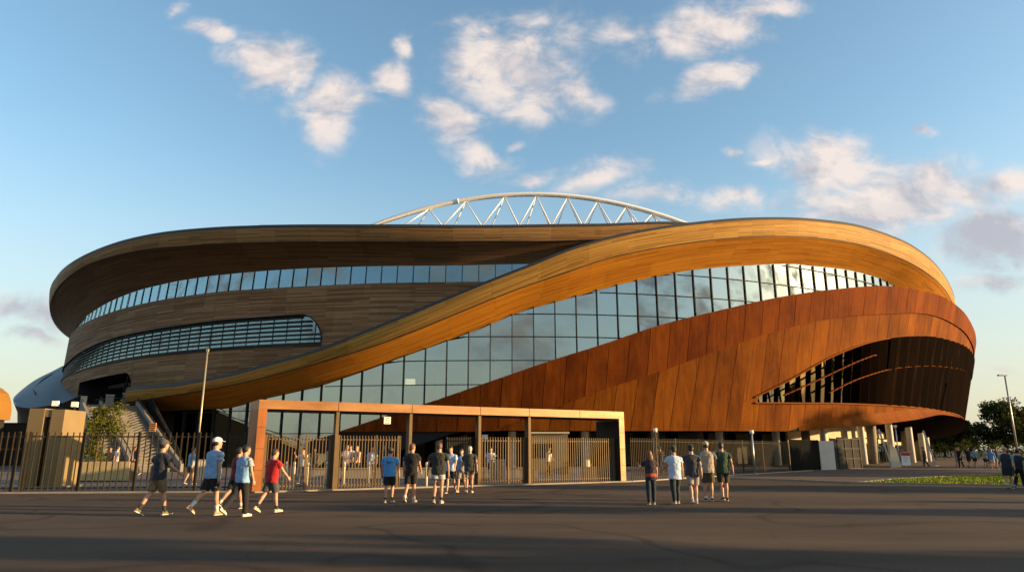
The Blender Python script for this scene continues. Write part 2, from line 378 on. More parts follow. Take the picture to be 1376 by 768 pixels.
def strip(name, ths, topf, botf, mat, parent=stadium, nv=4, smooth=True, v0=0.0, flip=False, minh=0.03, sag=0.0):
    """topf/botf: th -> (R, z).  sag bows the section outwards"""
    m = MB(); cols = []; uvs = []; s = 0.0; prev = None
    for th in ths:
        (r1, z1), (r2, z2) = topf(th), botf(th)
        L = math.hypot(r1-r2, z1-z2)
        p = pol(th, r1, z1)
        if prev: s += math.dist(p, prev)
        prev = p; c = []; u = []
        for k in range(nv+1):
            f = k/nv; b = sag*4*f*(1-f)
            c.append(pol(th, r1+(r2-r1)*f+b, z1+(z2-z1)*f)); u.append((s, v0+L*f))
        cols.append(c); uvs.append(u)
    n = len(m.v)
    for c in cols: m.v += c
    w = nv+1
    for i in range(len(cols)-1):
        a = topf(ths[i]); b = botf(ths[i]); a2 = topf(ths[i+1]); b2 = botf(ths[i+1])
        if math.dist(a, b) < minh and math.dist(a2, b2) < minh: continue
        for k in range(nv):
            q = [n+i*w+k, n+i*w+k+1, n+(i+1)*w+k+1, n+(i+1)*w+k]; u = [uvs[i][k], uvs[i][k+1], uvs[i+1][k+1], uvs[i+1][k]]
            if flip: q.reverse(); u.reverse()
            m.face(q, u)
    return m.build(name, mat, parent, smooth)

# --- timber rim of the left drum
tl = frange(-105, 16.5, .75)
strip('rim_fascia', tl, lambda t: (Rrim(t), rimT(t)), lambda t: (Rrim(t)-.25, rimB(t)), WOODM, sag=.10)
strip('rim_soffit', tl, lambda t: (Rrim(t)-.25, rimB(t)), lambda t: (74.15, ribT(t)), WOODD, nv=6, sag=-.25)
strip('rim_gutter', tl, lambda t: (Rrim(t)-.05, rimT(t)+.22), lambda t: (Rrim(t)+.06, rimT(t)-.06), TRIM, nv=1)
strip('shadow_gap', tl, lambda t: (Rrim(t)-.20, rimB(t)+.02), lambda t: (Rrim(t)-.22, rimB(t)-.07), MULL, nv=1)
# --- ribbon glazing
tr = frange(-80, 7, .6)
m = MB(); rr_ = random.Random(5)
for th in frange(-79.2, 4.8, 1.2):
    t2 = th+1.2; j = [rr_.uniform(-.008, .008) for _ in range(3)]
    m.quad(pol(th, 74.35+j[0], min(ribT(th), ribB(th)-.05)), pol(t2, 74.35+j[1], min(ribT(t2), ribB(t2)-.05)), pol(t2, 74.2+j[1]+j[2], ribT(t2)), pol(th, 74.2+j[0]+j[2], ribT(th)))
rw = m.build('ribbon_window', GLASSR, stadium)
m = MB()
for th in frange(-79.2, 6, 1.2):
    if ribT(th)-ribB(th) > .15: m.bar(pol(th, 74.40, ribB(th)), pol(th, 74.25, ribT(th)), .06, .06, up=pol(th, 1, 0))
for a, b in zip(tr[:-1], tr[1:]):
    m.bar(pol(a, 74.42, ribB(a)), pol(b, 74.42, ribB(b)), .10, .10)
m.build('mullion', MULL, rw)
# --- timber drum wall, with the long rounded louvre window and the entrance cut out of it
def louT2(t):
    a = -15.7
    if t < a: return louT(t)
    x = (t-a)/(1.9)
    if x >= 1: return louB(t)
    return louB(t)+(louT(a)-louB(t))*math.sqrt(max(0, 1-x*x))
tw = frange(-105, -16, .6)+frange(-15.9, -13.6, .08)+frange(-13.4, 4, .4)
strip('timber_wall', tw, lambda t: (74.55, ribB(t)), lambda t: (74.7, min(ribB(t), max(louT2(t), swT(t)-.9))), WOODW, nv=6)
ENT = (-43.9, -33.0)
def wallbot(t):
    if t < -49: return 7.3
    if t < ENT[0]: return 7.3+(6.0-7.3)*sm(-49, ENT[0], t)
    if t <= ENT[1]:
        return 9.35+.35*(t-ENT[0])/(ENT[1]-ENT[0]) - 1.1*max(0, (t-ENT[1]+1.0))**2
    return 5.6
tb = frange(-105, ENT[0]-.001, .6)
strip('timber_wall', tb, lambda t: (74.7, louB(t)), lambda t: (74.75, wallbot(t)), WOODW, nv=4, v0=3)
tb = frange(ENT[0], ENT[1], .35)
strip('timber_wall', tb, lambda t: (74.7, louB(t)), lambda t: (74.75, wallbot(t)), WOODW, nv=3, v0=3)
tb = frange(ENT[1]+.001, -14.0, .5)+frange(-13.9, -5, .3)
strip('timber_wall', tb, lambda t: (74.7, min(louB(t), louT2(t))), lambda t: (74.75, min(louB(t), max(5.6, swT(t)-.9))), WOODW, nv=4, v0=3)
# entrance reveal and dark hall
m = MB()
for t0 in ENT:
    m.quad(pol(t0, 74.7, 5.6), pol(t0, 67, 5.6), pol(t0, 67, 9.8), pol(t0, 74.7, 9.8))
m.grid([[pol(t, r, 9.85) for t in frange(*ENT, 1)] for r in (67, 74.6)])
m.grid([[pol(t, 67.2, z) for t in frange(ENT[0]-1, ENT[1]+1, 1)] for z in (5.6, 9.9)])
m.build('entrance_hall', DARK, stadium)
lw_ = strip('louvre_window', frange(-85, -13.85, .5), lambda t: (74.42, louT2(t)-.0), lambda t: (74.50, louB(t)), GLASSL, nv=1)
m = MB()
tlv = frange(-84, -14.0, .8)
for k in range(7):
    for a, b in zip(tlv[:-1], tlv[1:]):
        za = louB(a)+(louT(a)-louB(a))*(k+.5)/7; zb = louB(b)+(louT(b)-louB(b))*(k+.5)/7
        if zb > louT2(b)-.05: continue
        m.bar(pol(a, 74.56, za), pol(b, 74.56, zb), .07, .16)
m.build('louvre_blade', MULL, lw_)
m = MB()
for th in frange(-83.5, -14.5, 1.2): m.bar(pol(th, 74.52, louB(th)), pol(th, 74.46, louT2(th)), .05, .05, up=pol(th, 1, 0))
fr = [pol(t, 74.72, louT2(t)) for t in frange(-84, -16, .8)+frange(-15.9, -13.86, .1)]; fb = [pol(t, 74.74, louB(t)) for t in frange(-84, -13.86, .8)]
for L in (fr, fb):
    for a, b in zip(L[:-1], L[1:]): m.bar(a, b, .14, .10)
m.bar(fb[-1], fr[-1], .14, .1)
m.build('window_frame', MULL, lw_)

# --- the rising timber ribbon
ts = frange(-29.5, 105, .6)
strip('ribbon_fascia', ts, lambda t: (Rsw(t), swT(t)), lambda t: (Rsw(t)-.15, swM(t)), WOOD, sag=.12)
strip('ribbon_soffit', ts, lambda t: (Rsw(t)-.17, swM(t)-.05), lambda t: (RG(t)+.02, swB(t)), WOODS, nv=6, sag=.0)
strip('shadow_gap', ts, lambda t: (Rsw(t)-.13, swM(t)+.03), lambda t: (Rsw(t)-.16, swM(t)-.06), MULL, nv=1)
strip('ribbon_gutter', ts, lambda t: (Rsw(t)-.05, swT(t)+.20), lambda t: (Rsw(t)+.05, swT(t)-.08), TRIM, nv=1)
strip('ribbon_top', ts, lambda t: (Rsw(t)-5.2, swT(t)+.35), lambda t: (Rsw(t)-.05, swT(t)+.20), TRIM, nv=1)
m = MB(); t = -29.5
ring = [pol(t, Rsw(t), swT(t)), pol(t, Rsw(t)-.15, swM(t)), pol(t, RG(t), swB(t)), pol(t, RG(t), swT(t)+.3)]
n = len(m.v); m.v += ring; m.face((n, n+1, n+2, n+3), [(0, 0), (0, 1), (3, 1), (3, 0)]); m.build('ribbon_end', WOODD, stadium)

# --- glass curtain wall between ribbon and steel
def gbot(t):
    if t < -13: return 0.0
    return max(0.0, corT(t)-1.6-2.0*sm(10, 25, t))*sm(-14.5, -12, t)
tg = frange(-26, 46, .75)
m = MB(); LV = (0, 3.0, 5.1, 7.2, 9.35, 11.5, 13.6, 15.7, 17.8, 19.9, 24)
rr_ = random.Random(3)
for th in frange(-25.5, 43.5, 1.5):
    t2 = th+1.5
    for z0, z1 in zip(LV[:-1], LV[1:]):
        q = []
        for t_ in (th, t2): q.append((max(z0, gbot(t_)), min(z1, swB(t_))))
        if max(q[0][1]-q[0][0], q[1][1]-q[1][0]) < .03: continue
        (a0, a1), (b0, b1) = q; a1 = max(a0, a1); b1 = max(b0, b1); j = [rr_.uniform(-.010, .010) for _ in range(3)]
        m.quad(pol(th, RG(th)+j[0], a0), pol(t2, RG(t2)+j[1], b0), pol(t2, RG(t2)+j[1]+j[2], b1), pol(th, RG(th)+j[0]+j[2], a1))
gw = m.build('curtain_wall', GLASS, stadium)
m = MB()
for th in frange(-25.5, 45, 1.5):
    zt, zb = swB(th), gbot(th)
    if zt-zb < .3: continue
    fin = sm(9, 16, th)
    m.bar(pol(th, RG(th)+.10-.02*fin, zb), pol(th, RG(th)+.10-.02*fin, zt+.1-.15*fin), .075+.02*fin, .18-.05*fin, up=pol(th, 1, 0))
m.build('mullion', MULL, gw)
for z in (3.0, 5.1, 7.2, 9.35, 11.5, 13.6, 15.7, 17.8, 19.9):
    m = MB()
    for a, b in zip(tg[:-1], tg[1:]):
        if swB(a)-.1 > z > gbot(a) and swB(b)-.1 > z > gbot(b): m.bar(pol(a, RG(a)+.05, z), pol(b, RG(b)+.05, z), .10, .065)
    m.build('transom', MULL, gw)
for th in frange(-28, 46, 1.5):
    if random.random() < .22:
        z = random.choice((5.1, 7.2, 9.35, 11.5, 13.6))
        if swB(th) > z+2.2 and gbot(th) < z: m = MB(); m.quad(pol(th+.05, RG(th)-.25, z+.1), pol(th+1.4, RG(th)-.25, z+.1), pol(th+1.4, RG(th)-.25, z+2.0), pol(th+.05, RG(th)-.25, z+2.0)); m.build('roller_blind', CORE, gw)

em = NT('warm_lamp'); e_ = em.n('ShaderNodeEmission'); e_.inputs[0].default_value = (1, .72, .38, 1); e_.inputs[1].default_value = 1.0; em.l(e_.outputs[0], em.out.inputs[0])
m = MB(); p_ = pol(-8.0, 70.5, 7.9); m.box(p_, (.9, .4, .6)); m.build('pendant_lamp', em.m, stadium)
m = MB(); m.bar((p_[0], p_[1], 8.3), (p_[0], p_[1], 9.0), .06); m.build('lamp_rod', MULL, stadium)
# --- rust coloured steel hull
def panel_strip(name, ths, pitch, skew, topf, botf, mat, off=0.0, lip=.22, gap=.044, parent=stadium, nv=5, jit=.008, gapz=0.0, pleat=0.0):
    m = MB(); g = math.degrees(gap/2/75); th = ths[0]; i = 0
    def end(f, t0):
        z = 8.0
        for _ in range(25): z = .5*z+.5*f(t0+skew*(z-8))
        return z
    while th < ths[1]-1e-6:
        a, b = th+g, th+pitch-g; pv = random.random(); ja, jb = random.uniform(-jit, jit), random.uniform(-jit, jit)
        if pleat: ja, jb = (pleat, 0) if i % 2 else (0, pleat)
        za, zb = end(topf, a), end(topf, b); ya, yb = end(botf, a)+gapz, end(botf, b)+gapz
        za, zb = max(za, ya), max(zb, yb)
        if (za-ya)+(zb-yb) > .08:
            rows = []; uvs = []
            for k in range(nv+1):
                f = k/nv; z1 = ya+(za-ya)*f; z2 = yb+(zb-yb)*f
                t1, t2 = a+skew*(z1-8), b+skew*(z2-8); tm = (t1+t2)/2; zm = (z1+z2)/2
                rows.append([pol(t1, Rh(t1, z1)+off+ja, z1), pol(tm, Rh(tm, zm)+off+(ja+jb)/2+.0, zm), pol(t2, Rh(t2, z2)+off+jb, z2)])
                uvs.append([(R_(t1)*75+i*.37, z1), (R_(tm)*75+i*.37, zm), (R_(t2)*75+i*.37, z2)])
            m.grid(rows, uvs, 0, pv)
            if lip:
                top = rows[-1]; bk = [pol(t, Rh(t, z)+off-lip, z-.02) for t, z in ((a+skew*(za-8), za), ((a+b)/2+skew*((za+zb)/2-8), (za+zb)/2), (b+skew*(zb-8), zb))]
                m.grid([top, bk], [uvs[-1], uvs[-1]], 0, pv)
                bot = rows[0]; bk = [pol(t, Rh(t, z)+off-lip, z+.02) for t, z in ((a+skew*(ya-8), ya), ((a+b)/2+skew*((ya+yb)/2-8), (ya+yb)/2), (b+skew*(yb-8), yb))]
                m.grid([bk, bot], [uvs[0], uvs[0]], 0, pv)
        th += pitch; i += 1
    return m.build(name, mat, parent)
PT = 1.38
panel_strip('steel_upper_band', (-14.4, 105), PT, .06, corT, lambda t: max(corM(t), corB(t)-.0), RUSTB, off=.16)
def midbot(t): return corB(t) if t < 16.5 else opT(t)
panel_strip('steel_middle_band', (-2.5, 16.5), PT, .12, lambda t: corM(t)+.25, corB, RUST, off=.0)
panel_strip('steel_middle_band', (16.5, 105), PT, .10, lambda t: corM(t)+.25, midbot, RUST, off=.0)
panel_strip('steel_lower_band', (16.5, 105), PT, .10, opB, lambda t: corB(t) if t < 21.2 else lipT(t)-.03, RUST, off=.0)
strip('hull_backing', frange(-14.4, 17, .8), lambda t: (Rh(t, corT(t))-.10, corT(t)-.1), lambda t: (Rh(t, corB(t))-.10, corB(t)+.1), DARK, nv=6)
strip('hull_backing', frange(17, 105, .8), lambda t: (Rh(t, corT(t))-.10, corT(t)-.1), lambda t: (Rh(t, opT(t))-.10, opT(t)+.03), DARK, nv=6)
strip('hull_backing', frange(17, 105, .8), lambda t: (Rh(t, opB(t))-.10, opB(t)-.03), lambda t: (Rh(t, corB(t))-.10, corB(t)+.05), DARK, nv=3)
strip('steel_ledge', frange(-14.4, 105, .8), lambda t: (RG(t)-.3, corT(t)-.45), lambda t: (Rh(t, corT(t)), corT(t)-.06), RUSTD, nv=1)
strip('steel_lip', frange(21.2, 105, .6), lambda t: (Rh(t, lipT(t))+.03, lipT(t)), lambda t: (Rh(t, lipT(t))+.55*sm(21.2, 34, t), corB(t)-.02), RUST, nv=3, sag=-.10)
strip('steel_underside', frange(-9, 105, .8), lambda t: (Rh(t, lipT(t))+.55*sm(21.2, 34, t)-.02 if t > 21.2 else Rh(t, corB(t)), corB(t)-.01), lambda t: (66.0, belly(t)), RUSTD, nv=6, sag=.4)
# --- the lens shaped opening with dark perforated panels
strip('opening_window', frange(17.5, 40, .8), lambda t: (Rh(t, opT(t))-1.3, opT(t)+.5), lambda t: (Rh(t, opB(t))-1.0, opB(t)-.4), glass('opening_glass', (.22, .20, .13), (.55, .47, .30), .36, .05), nv=2)
strip('opening_backing', frange(30, 105, .8), lambda t: (Rh(t, opT(t))-.55, opT(t)+.2), lambda t: (Rh(t, opB(t))-.55, opB(t)-.2), DARK, nv=3)
strip('opening_reveal', frange(16.5, 105, .8), lambda t: (Rh(t, opT(t)), opT(t)), lambda t: (Rh(t, opT(t))-1.4, opT(t)+.05), RUSTD, nv=1)
strip('opening_sill', frange(16.5, 105, .8), lambda t: (Rh(t, opB(t))-1.4, opB(t)-.03), lambda t: (Rh(t, opB(t)), opB(t)), RUSTB, nv=1)
m = MB(); th = 18.4
while th < 32.4:
    f = sm(21, 33.5, th); ang = R_(20+68*f); w = .42+.80*f
    c0 = math.cos(ang)*w/2; s0 = math.sin(ang)*w/2
    zt, zb = opT(th)+.1, opB(th)-.1; rows = []
    for k in range(5):
        z = zb+(zt-zb)*k/4; r = Rh(th, z)-.62+.72*f
        p1 = pol(th-math.degrees(s0/75), r-c0, z); p2 = pol(th+math.degrees(s0/75), r+c0, z)
        q = math.degrees(.09/75); p3 = pol(th+math.degrees(s0/75)+q, r+c0, z); p4 = pol(th-math.degrees(s0/75)+q, r-c0, z)
        rows.append([p1, p2, p3, p4, p1])
    m.grid(rows, [[(j*.3+th, k) for j in range(5)] for k in range(5)], 0, random.random())
    th += 1.0
m.build('opening_fin', RUSTD, stadium)
panel_strip('perforated_panel', (31.0, 105), .80, .03, lambda t: opT(t)+.05, led2, RUSTD, off=.16, pleat=.16, lip=.3)
panel_strip('perforated_panel', (31.0, 105), .80, .03, led2, lambda t: opB(t)-.02, RUSTD, off=.06, pleat=.16, lip=.3)
def ledge(f, a, b):
    m = MB(); L = frange(a, b, .5)
    for s0, s1 in zip(L[:-1], L[1:]):
        m.bar(pol(s0, Rh(s0, f(s0))+.04, f(s0)), pol(s1, Rh(s1, f(s1))+.0, f(s1)), .30, .10)
    return m.build('opening_beam', RUSTB, stadium)
ledge(led1, 19.7, 29.4); ledge(led2, 24.1, 60)
m = MB(); L = frange(17.2, 100, .5)
for f, d in ((opT, .05), (opB, -.05)):
    for s0, s1 in zip(L[:-1], L[1:]): m.bar(pol(s0, Rh(s0, f(s0))+.03, f(s0)+d), pol(s1, Rh(s1, f(s1))+.03, f(s1)+d), .22, .13)
m.build('opening_frame', RUST, stadium)

# --- interior and ground storey
def annulus(m, th, r0, r1, z0, z1=None, step=2.0):
    m.grid([[pol(t, r, z) for t in frange(th[0], th[1], step)] for r, z in ((r0, z0), (r1, z1 if z1 is not None else z0))])
m = MB()
for z in (4.8, 9.2, 13.6, 17.0):
    r1 = 71.6; te = 22 if z < 6 else 60; annulus(m, (-85, te), 60, r1, z); annulus(m, (-85, te), 60, r1, z-.4)
    m.grid([[pol(t, r1, zz) for t in frange(-85, te, 2)] for zz in (z-.4, z)])
m.build('floor_slab', SLAB, stadium)
m = MB(); m.grid([[pol(t, 61, z) for t in frange(-180, 180, 4)] for z in (0, 22)]); m.build('core_wall', CORE, stadium)
m = MB()
for th in frange(-58, 58, 5.8):
    p = pol(th, 69.3, 0); m.tube([p, (p[0], p[1], 20)], .38, 12)
m.build('interior_column', WHITE, stadium, True)
m = MB()
for th in frange(-24, 10, 2.4):
    for d in (-1.1, 1.1):
        m.bar(pol(th, 70.5, 18.2), pol(th+d, 64, 21.3), .22)
m.build('roof_truss', WHITE, stadium)
m = MB()
m.grid([[pol(t, 64.5, z) for t in frange(-100, -12, 2)] for z in (0, 5.5)])
m.grid([[pol(t, 64.5, z) for t in frange(-12, 27, 2)] for z in (0, 3.6)])
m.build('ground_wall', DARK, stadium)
m = MB()
for th in frange(-12, 26, 3.1):
    m.box((*pol(th, 64.9, 0)[:2], 1.7), (2.1, .3, 3.2), R_(th), 0)
m.build('ground_panel', CORE, stadium)
# cream entrance storey under the right hand end
m = MB()
def arcbox(a, b, r, z0, z1, th=.3):
    L = frange(a, b, 1.0)
    m.grid([[pol(t, r, z) for t in L] for z in (z0, z1)])
    m.grid([[pol(t, rr, z0) for t in L] for rr in (r-th, r)]); m.grid([[pol(t, rr, z1) for t in L] for rr in (r, r-th)])
    for t in (a, b): m.quad(pol(t, r, z0), pol(t, r-th, z0), pol(t, r-th, z1), pol(t, r, z1))
arcbox(27.0, 34.3, 66.6, 0, 5.0); arcbox(34.3, 47, 66.3, 3.0, 4.9); arcbox(36.6, 38.6, 66.3, 0, 3.0); arcbox(47, 80, 66.3, 2.2, 2.6); arcbox(56, 58, 66.3, 0, 2.2)
m.build('entrance_wall', CREAM, stadium)
m = MB()
m.grid([[pol(t, 65.6, z) for t in frange(33, 80, 1)] for z in (0, 2.6)])
m.build('entrance_glazing', GLASSD, stadium)
m = MB()
for th in frange(34, 79, 1.3): m.bar(pol(th, 65.7, 0), pol(th, 65.7, 3.0), .1, .14, up=pol(th, 1, 0))
for z in (2.25,):
    for a in frange(34, 78, 1.3): m.bar(pol(a, 65.7, z), pol(a+1.3, 65.7, z), .08, .1)
m.build('entrance_mullion', MULL, stadium)
for th in frange(38, 48, 2.0):
    m = MB(); m.box((*pol(th, 65.9, 0)[:2], 2.62), (1.5, .1, .5), R_(th)); m.build('entrance_light_panel', CREAM, stadium)
for th, r, z, rad, lean in ((-12, 68, 5, .4, 0), (-4, 68, 3.4, .4, 0), (6.2, 68, 3.4, .36, 0), (16.1, 68, 3.5, .42, .0), (28.0, 68, 4.3, .42, 0), (38.2, 68.3, 5.0, .50, .2), (48.1, 68.0, 4.9, .46, .5), (58.9, 68, 4.6, .44, .6), (68, 68, 4.2, .44, .6)):
    m = MB(); a = pol(th, r, 0); b = pol(th, r+lean, z); m.tube([a, b], [rad, rad*1.1], 20); m.build('column', CONC, stadium, True)
# roof
m = MB(); L = frange(-105, 105, 2)
m.grid([[pol(t, (Rrim(t) if t < 14 else Rsw(t))-.1, max(rimT(t), swT(t) if t > 8 else 0)+.1) for t in L], [pol(t, 55, 23.6) for t in L], [pol(t, 40, 22) for t in L]])
m.grid([[pol(t, 74, 21.5) for t in frange(100, 260, 4)], [pol(t, 40, 22) for t in frange(100, 260, 4)]])
m.grid([[pol(t, 74, z) for t in frange(100, 260, 4)] for z in (4, 21.5)])
m.build('roof', TRIM, stadium)

# --- white arch truss over the roof
arch = MB(); YA = 95-AX
def archz(x): return 38.25-4.55*((x-2.9)/22.4)**2
pts = [(x, YA, archz(x)) for x in frange(-41, 46.8, 1.1)]
arch.tube(pts, .35, 14)
ao = arch.build('roof_arch', WHITE, stadium, True)
nodes = []
x = -17.0+2.4
nodes = [-12.2, -6.8, -1.1, 3.6, 8.2, 12.6, 16.8, 20.6]
mids = [-15.3, -9.6, -4.0, 1.3, 5.9, 10.4, 14.7, 18.7, 22.4]
for i, x in enumerate(nodes):
    s = MB()
    for xb in (mids[i], mids[i+1]):
        for yo in (-2.2, 2.2):
            s.tube([(x, YA, archz(x)-.25), (xb+.15*yo, YA+yo, 32.6)], .095, 8)
    s.build('strut', WHITE, ao, True)
s = MB()
for yo in (-2.2, 2.2): s.tube([(-36, YA+yo, 32.6), (42, YA+yo, 32.6)], .2, 8)
s.build('bottom_chord', WHITE, ao, True)
s = MB(); x = -8.0; s.tube([(x-.12, YA, archz(x-.12)), (x+.12, YA, archz(x+.12))], .44, 14); s.build('flange', WHITE, ao, True)

# --- entrance deck
m = MB(); L = frange(-75, -28.5, 1.2)
m.grid([[pol(t, r, 5.6) for t in L] for r in (64, 77.5)]); m.grid([[pol(t, 77.5, z) for t in L] for z in (5.2, 5.6)]); m.grid([[pol(t, r, 5.2) for t in L] for r in (77.5, 64)])
m.build('entrance_deck', CONC, stadium)
m = MB(); m.grid([[pol(t, 73.5, z) for t in frange(-90, -28, 1.5)] for z in (0, 5.2)])
m.build('deck_wall', DARK, stadium)
for L in (frange(-60, -40, .8), frange(-34.2, -29, .8)):
    m = MB()
    for t in L: m.bar(pol(t, 77.3, 5.6), pol(t, 77.3, 6.65), .05)
    for z in (6.65, 6.1):
        for a, b in zip(L[:-1], L[1:]): m.bar(pol(a, 77.3, z), pol(b, 77.3, z), .05)
    m.build('deck_railing', MULL, stadium)

exec_later = []
# ------------------------------------------------------------------ ground
def sheet(name, pts, z, mat):
    m = MB(); n = len(pts); m.v = [(p[0], p[1], z) for p in pts]; m.face(range(n))
    o = m.build(name, mat); return tag(o, kind='structure')
sheet('ground', [(-900, -500), (900, -500), (900, 1500), (-900, 1500)], 0, ASPHALT)
PAVEP = [(-70, 22.4), (-30, 24.85), (-18.9, 26.1), (-10.1, 26.95), (-9.9, 26.55), (5.9, 35.5), (22.9, 54.2), (30, 61), (22, 78), (-75, 78)]
sheet('plaza_paving', PAVEP, .004, PAVING)
FOOTP = [(9.3, 39.6), (10.6, 40.4), (14.5, 36.8), (16.4, 33.9), (20.6, 38.2), (26.2, 42.2), (33.2, 45.9), (60, 58), (130, 90), (130, 150), (60, 110), (30, 61), (22.9, 54.2)]
sheet('footpath', FOOTP, .008, FOOT)
GP = [(16.5, 33.75), (22.4, 31.0), (45, 20.5), (60, 30), (60, 57.6), (33.3, 45.7), (26.3, 42.0), (20.7, 38.0)]
m = MB(); m.v = [(p[0], p[1], .012) for p in GP]; m.face(range(len(GP)))
def inpoly(x, y, P):
    c = False; j = len(P)-1
    for i in range(len(P)):
        if (P[i][1] > y) != (P[j][1] > y) and x < (P[j][0]-P[i][0])*(y-P[i][1])/(P[j][1]-P[i][1])+P[i][0]: c = not c
        j = i
    return c
k = 0
while k < 42000:
    x, y = random.uniform(16, 46), random.uniform(22, 52)
    if not inpoly(x, y, GP): continue
    h = random.uniform(.06, .15); a = random.uniform(0, 6.28); w = .035
    dx, dy = math.cos(a)*w, math.sin(a)*w; n = len(m.v)
    m.v += [(x-dx, y-dy, .012), (x+dx, y+dy, .012), (x+random.uniform(-.05, .05), y+random.uniform(-.05, .05), h)]; m.face((n, n+1, n+2)); k += 1
tag(m.build('grass', GRASS), kind='stuff')
def kerb(pts, name='kerb', w=.14, h=.07, mat=None):
    m = MB()
    for a, b in zip(pts[:-1], pts[1:]): m.bar((a[0], a[1], h/2), (b[0], b[1], h/2), w, h)
    tag(m.build(name, mat or PALE), kind='structure')
PALE = plain('pale_kerb_concrete', (.25, .22, .18), .8, 0, .15, 2)
kerb([(9.2, 39.7), (10.5, 40.5), (14.5, 36.85), (16.4, 33.85), (22.4, 31.0), (45, 20.4)])
kerb([(16.5, 33.9), (20.6, 38.1), (26.2, 42.1), (33.2, 45.8)])
kerb([(-70, 22.2), (-30, 24.7), (-18.9, 25.95), (-10.2, 26.8)], w=.2, h=.06)
kerb([(-9.6, 26.5), (5.95, 35.4), (22.9, 54.0)], w=.2, h=.06)

# ------------------------------------------------------------------ portal with its posts
PL = Vector((-9.75, 26.65, 0)); PU = Vector((.8672, .4980, 0)); PA = math.atan2(PU.y, PU.x); PLEN = 17.85
portal = empty('entrance_portal', PL, PA, 'long low copper clad frame spanning the gates in front of the stadium', 'portal')
def boxpart(name, c, size, mat, par, rz=0, bevel=0.0):
    m = MB(); m.box(c, size, rz); return m.build(name, mat, par)
PDEP = 1.95
bm_ = boxpart('beam', (PLEN/2, PDEP/2, 3.27), (PLEN, PDEP, .35), COPPER, portal)
boxpart('beam_soffit', (PLEN/2, PDEP/2, 3.075), (PLEN-.7, PDEP-.3, .03), IRON, portal)
boxpart('leg', (.16, PDEP/2, 1.545), (.32, PDEP, 3.09), COPPERD, portal)
boxpart('leg', (PLEN-.16, PDEP/2, 1.545), (.32, PDEP, 3.09), COPPER, portal)
boxpart('leg_shade_sheet', (PLEN-.335, PDEP/2, 1.5), (.03, PDEP-.06, 2.98), IRON, portal)  # dark sheet added for the shade on the leg's inner face
for x in (3.1, 6.3, 9.6, 12.2, 15.1): boxpart('panel_joint', (x, -.004, 3.27), (.010, .010, .348), IRON, portal)
for z in (.8, 1.6, 2.4):
    for x in (.16, PLEN-.16): boxpart('panel_joint', (x, -.003, z), (.318, .010, .012), IRON, portal)
for x in (3.13, 6.31, 9.64, 12.28):
    boxpart('post', (x, .30, 1.53), (.13, .34, 3.06), BRONZE, portal)

def fence(name, p0, p1, h, sp, pw, label, posts, group=None, mat=BRONZE, mid=False, mesh_dark=None):
    p0 = Vector((*p0, 0)); p1 = Vector((*p1, 0)); d = p1-p0; L = d.length
    r = empty(name, p0, math.atan2(d.y, d.x), label, 'fence', group)
    m = MB(); n = int(L/sp)
    for i in range(n+1):
        x = i*L/max(1, n); m.box((x, 0, .06+h/2-.03), (pw, pw, h-.06), 0)
    m.build('pickets', mat, r)
    m = MB()
    for z in ([.18, h-.16] + ([h-.62] if mid else [])): m.box((L/2, .03, z), (L, .035, .05))
    m.build('rail', mat, r)
    for x in posts: boxpart('post', (x, .05, h/2+.01), (.085, .085, h+.02), mat, r)
    return r
def onp(t, off=.35): 
    p = PL+PU*t+Vector((-PU.y, PU.x, 0))*off; return (p.x, p.y)
fence('picket_fence', (-34, 24.55), (-18.2, 26.2), 2.2, .215, .034, 'dark picket fence run with a second rail in front of the tan concrete block', (0, 3, 6, 9, 12, 15.6), 'picket fences along the plaza', mid=True, mat=plain('dark_bronze_bar', (.042, .032, .019), .7, .1))
fence('picket_fence', (-18.1, 26.25), (-10.25, 27.05), 2.2, .215, .034, 'picket fence run in front of the stairs and planter, left of the copper portal', (.0, 1.9, 3.9, 6.1, 7.8), 'picket fences along the plaza', mat=MATS['dark_bronze_bar'])
for a, b, lab in ((.4, 3.03, 'gate panel of close pickets beside the left leg of the portal'), (3.25, 5.95, 'gate panel of pickets between the first and second portal posts'), (9.75, 12.18, 'gate panel of pickets right of the open gateway, before the fourth portal post'), (12.4, 17.45, 'longest gate panel of pickets, ending at the dark right leg of the portal')):
    L = b-a; ps = (0.05, L/2+.3, L-.05) if L < 3.5 else (.05, 3.1, L-.05)
    fence('gate_panel', onp(a), onp(b), 2.12, .128, .030, lab, ps, 'gate panels under the portal')
fence('picket_fence', (6.05, 35.75), (20.3, 51.3), 2.15, .165, .030, 'picket fence run stretching back from the right end of the portal under the rust hull', (2.2, 4.6, 7.3, 10.2, 13.2, 16.4, 20.9), 'picket fences along the plaza', mat=MATS['dark_bronze_bar'])
fence('mesh_fence', (20.4, 51.4), (24.2, 55.3), 2.3, .07, .04, 'dense dark fence run just left of the pale concrete slab', (.05, 2.6, 5.3), 'picket fences along the plaza', mat=BLACK)
# swung open gate leaf
fence('gate_panel', onp(9.5, .5), onp(9.1, 2.6), 2.12, .128, .030, 'gate leaf swung open inwards at the gateway', (.05, 2.0), 'gate panels under the portal', mat=IRON)

